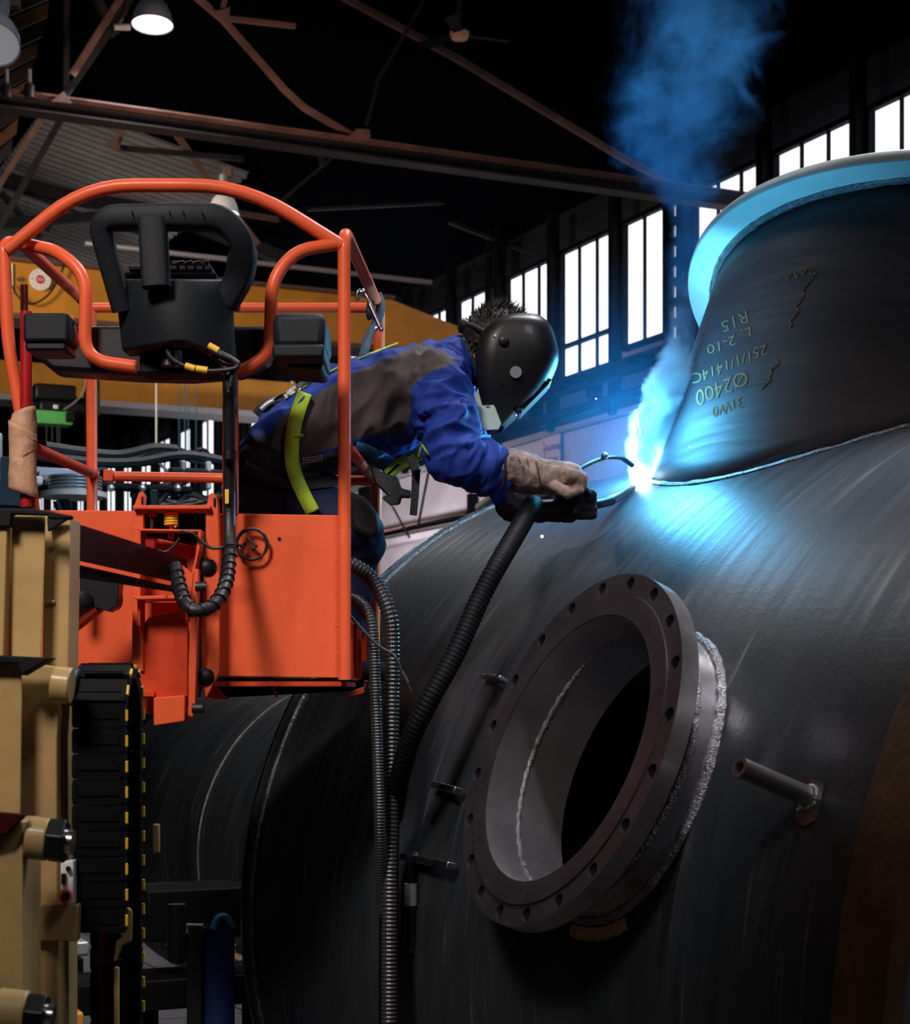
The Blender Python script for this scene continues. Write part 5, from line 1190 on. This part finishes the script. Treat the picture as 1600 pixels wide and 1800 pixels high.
# stitched seam and stamp on the near cuff
bmg = bmesh.new(); bmg.from_mesh(gl1.data); bmg.transform(Matrix.Translation(pr_.location)); bvg = BVHTree.FromBMesh(bmg)
def ong(x, y, off=.002):
    d = V(((x-800)/F, 1, (HY-y)/F)).normalized(); h = bvg.ray_cast(CAM, d)[0]; return None if h is None else h-d*off
for x in range(0, 1):
    q = [ong(a, b) for a, b in ((942, 812), (946, 825), (948, 838), (950, 850), (953, 862))]; q = [p for p in q if p]
    if len(q) > 1: MB().tube(q, .0016, 6).build('cuff_seam', 'ink', gl1)
for (x0, y0, sx, sy, n_) in ((912, 805, 3.2, 3.2, 4), (919, 820, 3, 3.2, 4), (926, 806, 2.6, 3, 6)):
    for k in range(n_):
        q = ong(x0+k*.8, y0+k*sy)
        if q: MB().box(q, (.0032, .001, .0022)).build('cuff_print', 'ink', gl1, smooth=False)
MB().tube([(lambda p: p)(P(884, 790, 5.0)), P(889, 800, 4.975), P(888, 825, 4.965), P(884, 850, 4.97), P(880, 862, 4.99)], .004, 8).build('cuff_hem', 'leatherd', gl1)
# boots
for (x, Y) in ((598, 5.08), (588, 5.30)):
    b = MB(); capsule(b, P(x, 1165, Y), P(x-2, 1186, Y), .055, .05); capsule(b, P(x, 1182, Y), P(x+80, 1189, Y-.02), .045, .04)
    for v in b.v: v.z = max(v.z, FLZ+.004)
    b.build('work_boot', 'blackmat', pr_)
# hair
hm = MB(); hc = P(874, 604, 5.2); rnd = random.Random(3)
MB().ball(P(872, 598, 5.2), .098, 24, (1.0, .92, .98)).build('hair_cap', 'hair', pr_)
for i in range(2600):
    th_ = rnd.uniform(0, 2*pi); ph = rnd.uniform(-.7, 1.55); d = V((cos(ph)*cos(th_), cos(ph)*sin(th_), sin(ph)))
    if d.x > .62 and d.z < .6: continue
    if d.dot(V((.75, 0, -.6))) > .45: continue
    r0 = hc+V((-.002, 0, .006))+V((d.x*.094, d.y*.086, d.z*.094)); sw = V((.5+rnd.uniform(-.5, .5), rnd.uniform(-.6, .6), .2+rnd.uniform(-.4, .5)))
    L_ = rnd.uniform(.010, .026)*(1.25 if d.z > .5 else .8)
    p1 = r0+d*L_*.5+sw*L_*.2; p2 = r0+d*L_*.8+sw*L_*.9; w_ = d.cross(sw).normalized()*.0016
    hm.add([r0-w_*1.5, r0+w_*1.5, p1+w_, p1-w_, p2], [(0, 1, 2, 3), (3, 2, 4)])
hm.build('hair', 'hair', pr_, smooth=False, merge=False)
hm = MB()
for i in range(500):
    c = P(rnd.uniform(822, 850), rnd.uniform(592, 628), rnd.uniform(5.12, 5.28)); c = onbody(topx(c)[0], topx(c)[1], -.002, 5.2) if rnd.random() < .5 else c
    d = V((rnd.uniform(-.6, .2), rnd.uniform(-.8, .2), rnd.uniform(-1, -.2))).normalized()*.022; w_ = V((0, 1, 0)).cross(d).normalized()*.0015
    hm.add([c-w_, c+w_, c+d], [(0, 1, 2)])
hm.build('nape_hair', 'hair', pr_, smooth=False, merge=False)
# ear
MB().tube(rounded([P(848, 634, 5.105), P(841, 624, 5.10), P(845, 606, 5.09), P(860, 600, 5.085), P(866, 612, 5.09)], .012), .0045, 10).build('ear', 'skin', pr_)
# helmet
hlm = [((858, 757), (884, 752), .070), ((851, 735), (908, 730), .088), ((841, 700), (944, 697), .108), ((836, 662), (968, 664), .118), ((837, 628), (979, 634), .122), ((849, 596), (974, 603), .118), ((876, 573), (964, 577), .104), ((905, 562), (950, 563), .074)]
def helmshell():
    st = []; nS = 6
    for i in range(len(hlm)-1):
        g = lambda k: hlm[max(0, min(len(hlm)-1, k))]
        for q in range(nS):
            t = q/nS
            def cr(a, b, c, d): return .5*((2*b)+(c-a)*t+(2*a-5*b+4*c-d)*t*t+(3*b-a-3*c+d)*t**3)
            v = [cr(g(i-1)[0][k], g(i)[0][k], g(i+1)[0][k], g(i+2)[0][k]) for k in (0, 1)]; u = [cr(g(i-1)[1][k], g(i)[1][k], g(i+1)[1][k], g(i+2)[1][k]) for k in (0, 1)]
            st.append((v, u, cr(g(i-1)[2], g(i)[2], g(i+1)[2], g(i+2)[2])))
    st.append((list(hlm[-1][0]), list(hlm[-1][1]), hlm[-1][2]))
    n = 40; vs = []
    for B, Fp, wd in st:
        b = P(*B, 5.2); f = P(*Fp, 5.2)
        for k in range(n+1):
            a = -pi/2+pi*k/n; e = .54
            s = math.copysign(abs(sin(a))**e, sin(a)); c = abs(cos(a))**e
            q = b+(f-b)*c; q.y = 5.2+s*wd; q.x = q.x*(1) ; vs.append(q)
    m = len(st); mb = MB(); mb.add(vs, [(i*(n+1)+k, i*(n+1)+k+1, (i+1)*(n+1)+k+1, (i+1)*(n+1)+k) for i in range(m-1) for k in range(n)])
    # crown closes over the top
    top = [(m-1)*(n+1)+k for k in range(n+1)]; mb.f.append(tuple(top)); mb.mi.append(0)
    return mb
hs = helmshell().build('welding_helmet', 'helmet', pr_, ang=60); md = hs.modifiers.new('s', 'SOLIDIFY'); md.thickness = .004; md.offset = 1
MB().prism([P(907, 722, 5.14), P(966, 664, 5.14), P(971, 668, 5.14), P(912, 728, 5.14)], V((0, .12, 0))).build('lens_frame', 'helmet', hs, bevel=.003)
MB().prism([P(914, 722, 5.135), P(964, 672, 5.135), P(966, 674, 5.135), P(916, 725, 5.135)], V((0, .13, 0))).build('lens_glass', 'blackmat', hs)
MB().box(P(913, 722, 5.12), (.018, .02, .014)).build('lens_clip', 'black', hs, bevel=.003)
kc = P(886, 600, 5.075)
MB().lathe([(0, 0), (.013, 0), (.015, .004), (.012, .012), (.006, .014), (0, .014)], kc, V((0, -1, 0)), 10).build('pivot_knob', 'black', hs)
MB().cyl(P(907, 654, 5.085), P(907, 654, 5.0705), .0165, 32).build('round_sticker', 'lampshade', hs)
for (x, y) in ((880, 673), (869, 592)): MB().cyl(P(x, y, 5.09), P(x, y, 5.072), .0025, 10).build('rivet', 'black', hs)
pan2([(841, 681), (858, 694), (871, 716), (881, 744), (876, 755), (850, 757), (836, 735), (832, 700)], 5.10, .006, 'leather_bib', 'mint', hs, .002)
pan2([(829, 700), (838, 690), (846, 740), (856, 762), (845, 764), (830, 752)], 5.13, .01, 'bib_fold', 'mint', hs, .003)
MB().cyl(P(844, 690, 5.10), P(844, 690, 5.093), .004, 12).build('bib_hole', 'ink', hs)
MB().box(P(857, 713, 5.095), (.012, .002, .003)).build('bib_orange_glint', 'timber', hs)  # small orange glint on the bib put in as a coloured bar
# headband with ratchet knob
MB().tube(spline([P(x, y, Y) for x, y, Y in ((886, 602, 5.085), (855, 585, 5.09), (830, 572, 5.14), (822, 570, 5.2), (830, 572, 5.26), (855, 585, 5.31), (886, 602, 5.315))]), .007, 10).build('headband', 'strap', hs)
MB().tube(spline([P(x, y, Y) for x, y, Y in ((880, 606, 5.08), (850, 604, 5.09), (835, 600, 5.13))]), .0055, 10).build('headband', 'strap', hs)
MB().lathe([(0, 0), (.022, 0), (.022, .012), (.012, .02), (0, .02)], P(818, 574, 5.2), V((-1, 0, .3)), 14).build('ratchet_knob', 'black', hs)
# lanyard on the top side rail
ly = thing('safety_lanyard', P(650, 560, 5.3), 'dark blue webbing lanyard looped over the side rail and hooked with a snap hook', 'lanyard')
def flat(pts, w_, name, m, root, th=.004):
    q = spline([P(*p) for p in pts], 8); mb = MB(); vs = []
    for i, p in enumerate(q):
        t = (q[min(i+1, len(q)-1)]-q[max(i-1, 0)]).normalized(); x = t.cross(V((0, 1, 0))).normalized()*w_/2; vs += [p-x, p+x]
    mb.add(vs, [(2*i, 2*i+1, 2*i+3, 2*i+2) for i in range(len(q)-1)]); o = mb.build(name, m, root); md = o.modifiers.new('s', 'SOLIDIFY'); md.thickness = th; return o
flat([(638, 632, 5.18), (644, 605, 5.24), (652, 585, 5.28), (662, 568, 5.31), (668, 550, 5.33), (669, 533, 5.35), (664, 518, 5.37)], .026, 'webbing', 'lanyardweb', ly, .006)
flat([(664, 518, 5.37), (655, 524, 5.30), (649, 545, 5.27), (652, 562, 5.28)], .02, 'webbing', 'strap', ly)
MB().tube(rounded([P(660, 578, 5.22), P(666, 575, 5.22), P(672, 582, 5.22), P(652, 535, 5.24), P(645, 520, 5.25), P(635, 510, 5.25), P(627, 515, 5.25), P(629, 528, 5.25)], .012), .0055, 12).build('snap_hook', 'chrome', ly)
MB().tube([P(650, 535, 5.215), P(668, 575, 5.205)], .0060, 12).build('hook_gate', 'chrome', ly); MB().ball(P(636, 514, 5.25), .012, 14, (1.1, .8, 1)).build('hook_nose', 'chrome', ly)
# torch
tch = thing('welding_torch', P(1040, 890, 5.2), 'welding torch held in the lower glove with its tip at the bright arc', 'welding torch')
MB().tube(spline([P(x, y, Y) for x, y, Y in ((940, 890, 5.13), (985, 888, 5.15), (1030, 888, 5.17), (1050, 886, 5.20), (1075, 880, 5.28))]), [.018]*9+[.014]*24, 16).build('handle', 'black', tch)
MB().tube([P(1060, 884, 5.24), P(1085, 874, 5.32), P(1112, 856, 5.45)], [.013, .014, .010], 18).build('gas_nozzle', 'steel', tch)
MB().tube([P(1112, 856, 5.45), P(1122, 848, 5.50)], .0015, 8).build('wire', 'chrome', tch)
MB().tube(spline([P(x, y, Y) for x, y, Y in ((1000, 838, 5.25), (1030, 818, 5.30), (1062, 806, 5.36), (1092, 806, 5.42), (1112, 818, 5.46))]), [.0075]*33, 12).build('swan_neck', 'black', tch)
MB().ball(P(1063, 801, 5.35), .011, 12).build('neck_joint', 'steel', tch)
# arc: the burning spot and hot droplets
ac = thing('welding_arc', ARC, 'blinding white welding arc burning where branch meets the vessel', 'arc')
MB().ball(ARC, .028, 20).build('arc_core', 'arc', ac)
for i, (x, y, Y, r) in enumerate(((953, 943, 4.9, .0042), (1118, 722, 5.3, .003), (1048, 701, 5.3, .002), (1212, 786, 5.2, .0015), (908, 730, 5.0, .0016))):
    MB().ball(P(x, y, Y), r, 8).build('spark', 'spark', label=['orange spark droplet glowing in front of the vessel below the gloves', 'small spark left of the smoke above the arc', 'tiny spark in the air between helmet and smoke', 'tiny spark on the branch wall right of the arc', 'tiny spark under the helmet lens'][i], cat='spark', group='flying sparks')
MB().tube([P(1118, 724, 5.3), P(1126, 762, 5.32)], .0012, 6).build('spark', 'sparkw', label='thin bright spark streak dropping from the spark left of the smoke', cat='spark', group='flying sparks')

# ================================================================== smoke
def plume():
    m = bpy.data.materials.new('arc_tinted_fume'); m.use_nodes = True; nt = m.node_tree
    for n_ in list(nt.nodes): nt.nodes.remove(n_)
    N = nt.nodes.new; Lk = nt.links.new
    out = N('ShaderNodeOutputMaterial'); pv = N('ShaderNodeVolumePrincipled'); Lk(pv.outputs[0], out.inputs['Volume'])
    pv.inputs['Color'].default_value = (.22, .56, 1, 1); pv.inputs['Anisotropy'].default_value = .15
    tc = N('ShaderNodeTexCoord'); sx = N('ShaderNodeSeparateXYZ'); Lk(tc.outputs['Object'], sx.inputs[0])
    def curve(pts, lo, hi):
        mr = N('ShaderNodeMapRange'); mr.inputs[1].default_value = 0; mr.inputs[2].default_value = SH; Lk(sx.outputs['Z'], mr.inputs[0])
        fc = N('ShaderNodeFloatCurve'); c = fc.mapping.curves[0]
        while len(c.points) > 2: c.points.remove(c.points[1])
        pts = sorted(pts); c.points[0].location = pts[0]; c.points[1].location = pts[-1]
        for p in pts[1:-1]: c.points.new(*p)
        fc.mapping.update(); Lk(mr.outputs[0], fc.inputs['Value'])
        m2 = N('ShaderNodeMapRange'); m2.inputs[3].default_value = lo; m2.inputs[4].default_value = hi; m2.clamp = False; Lk(fc.outputs[0], m2.inputs[0]); return m2.outputs[0]
    # stations: picture y, picture x, radius px, density 0..1
    Z = lambda y: (HY-y)/F*SY-(HY-862)/F*SY
    X = lambda x: (x-1128)/F*SY
    xs = [(862, 1128), (800, 1134), (740, 1150), (690, 1168), (640, 1186), (580, 1203), (500, 1208), (400, 1212), (330, 1205), (250, 1190), (180, 1200), (100, 1222), (20, 1230), (-60, 1235)]
    rs = [(862, 22), (800, 38), (740, 48), (690, 48), (640, 40), (580, 34), (500, 36), (400, 44), (330, 88), (250, 115), (180, 125), (100, 125), (20, 120), (-60, 120)]
    ds = [(862, 1.0), (800, 1.0), (740, 1.0), (690, .85), (640, .42), (580, .16), (500, .09), (400, .07), (330, .06), (250, .065), (180, .08), (100, .072), (20, .04), (-60, .04)]
    xo = curve([(Z(y)/SH, (X(x)+.3)/1.0) for y, x in xs], -.3, .7)
    ro = curve([(Z(y)/SH, r/F*SY/.3) for y, r in rs], 0, .3)
    do = curve([(Z(y)/SH, d) for y, d in ds], 0, 1)
    def math_(op, a, b=None):
        q = N('ShaderNodeMath'); q.operation = op
        for i, v_ in enumerate((a, b)):
            if v_ is None: continue
            if isinstance(v_, (int, float)): q.inputs[i].default_value = v_
            else: Lk(v_, q.inputs[i])
        return q.outputs[0]
    # warp the lookup with noise so edges curl
    nw = N('ShaderNodeTexNoise'); nw.inputs['Scale'].default_value = 5.5; nw.inputs['Detail'].default_value = 5; nw.inputs['Roughness'].default_value = .62; nw.inputs['Distortion'].default_value = .9; Lk(tc.outputs['Object'], nw.inputs['Vector'])
    sn = N('ShaderNodeSeparateXYZ'); Lk(nw.outputs['Color'], sn.inputs[0])
    dx = math_('SUBTRACT', sx.outputs['X'], xo)
    wx = math_('MULTIPLY', math_('SUBTRACT', sn.outputs[0], .5), math_('MULTIPLY', ro, 2.6)); wy = math_('MULTIPLY', math_('SUBTRACT', sn.outputs[1], .5), math_('MULTIPLY', ro, 2.2))
    dx = math_('ADD', dx, wx); dy = math_('ADD', sx.outputs['Y'], wy)
    rr = math_('DIVIDE', math_('SQRT', math_('ADD', math_('MULTIPLY', dx, dx), math_('MULTIPLY', dy, dy))), ro)
    fall = N('ShaderNodeMapRange'); fall.inputs[1].default_value = 1.0; fall.inputs[2].default_value = .45; fall.interpolation_type = 'SMOOTHSTEP'; Lk(rr, fall.inputs[0])
    n2 = N('ShaderNodeTexNoise'); n2.inputs['Scale'].default_value = 9; n2.inputs['Detail'].default_value = 6; n2.inputs['Roughness'].default_value = .68; n2.inputs['Distortion'].default_value = 1.2; Lk(tc.outputs['Object'], n2.inputs['Vector'])
    wis = N('ShaderNodeMapRange'); wis.inputs[1].default_value = .38; wis.inputs[2].default_value = .68; Lk(n2.outputs[0], wis.inputs[0])
    den = math_('MULTIPLY', math_('MULTIPLY', fall.outputs[0], math_('ADD', math_('ADD', math_('MULTIPLY', wis.outputs[0], .9), .06), math_('MULTIPLY', do, .8))), math_('MULTIPLY', do, 60.0))
    Lk(den, pv.inputs['Density'])
    cr_ = N('ShaderNodeValToRGB'); cr_.color_ramp.elements[0].color = (.82, .94, 1, 1); cr_.color_ramp.elements[0].position = .22  # arc glow put into the fume colour: whitish low, blue higher up
    cr_.color_ramp.elements[1].color = (.08, .42, 1, 1); cr_.color_ramp.elements[1].position = .42
    mz = N('ShaderNodeMapRange'); mz.inputs[1].default_value = 0; mz.inputs[2].default_value = SH; Lk(sx.outputs['Z'], mz.inputs[0])
    Lk(mz.outputs[0], cr_.inputs[0]); Lk(cr_.outputs[0], pv.inputs['Color'])
    return m, xs, rs, Z, X
SY = 5.54; SH = (862+60)/F*SY
sm, xs_, rs_, Zf, Xf = plume()
so = thing('fume_cloud_holder', (0, 0, 0), 'x', 'x') if False else None
org = P(1128, 862, SY)
pts = [org+V((Xf(x), 0, Zf(y))) for (y, x) in xs_]; rad_ = [r/F*SY*1.75+.02 for (y, r) in rs_]
dm = MB().tube(pts, rad_, 20); 
dmo = bpy.data.meshes.new('welding_smoke'); dmo.from_pydata([p-org for p in dm.v], [], dm.f); dmo.materials.append(sm)
bm2 = bmesh.new(); bm2.from_mesh(dmo); bmesh.ops.recalc_face_normals(bm2, faces=bm2.faces); bm2.to_mesh(dmo); bm2.free()
smo = bpy.data.objects.new('welding_smoke', dmo); COL.objects.link(smo); smo.location = org
tag(smo, 'blue tinted plume of welding smoke rising from the arc into the dark roof', 'smoke', kind='stuff')
for m_ in (sm, ):
    try: m_.cycles.volume_step_rate = 0.25
    except Exception: pass

# thin fume haze added round the arc, mostly to give it bloom
hz = bpy.data.materials.new('bloom_tinted_fume'); hz.use_nodes = True; nt = hz.node_tree
for n_ in list(nt.nodes): nt.nodes.remove(n_)
o_ = nt.nodes.new('ShaderNodeOutputMaterial'); vs_ = nt.nodes.new('ShaderNodeVolumeScatter'); vs_.inputs['Color'].default_value = (.12, .5, 1, 1); vs_.inputs['Density'].default_value = .07; vs_.inputs['Anisotropy'].default_value = .2
tcz = nt.nodes.new('ShaderNodeTexCoord'); lz = nt.nodes.new('ShaderNodeVectorMath'); lz.operation = 'LENGTH'; nt.links.new(tcz.outputs['Object'], lz.inputs[0])
mz = nt.nodes.new('ShaderNodeMapRange'); mz.inputs[1].default_value = .58; mz.inputs[2].default_value = .05; mz.inputs[3].default_value = 0; mz.inputs[4].default_value = .13
nt.links.new(lz.outputs['Value'], mz.inputs[0]); nt.links.new(mz.outputs[0], vs_.inputs['Density']); hz.cycles.volume_step_rate = .5
nt.links.new(vs_.outputs[0], o_.inputs['Volume'])
MB().ball(ARC+V((0, -.05, .1)), .62, 32, (1, .8, 1)).build('arc_bloom_haze', hz, kind='stuff', label='thin bluish fume haze added around the bright arc as its bloom')
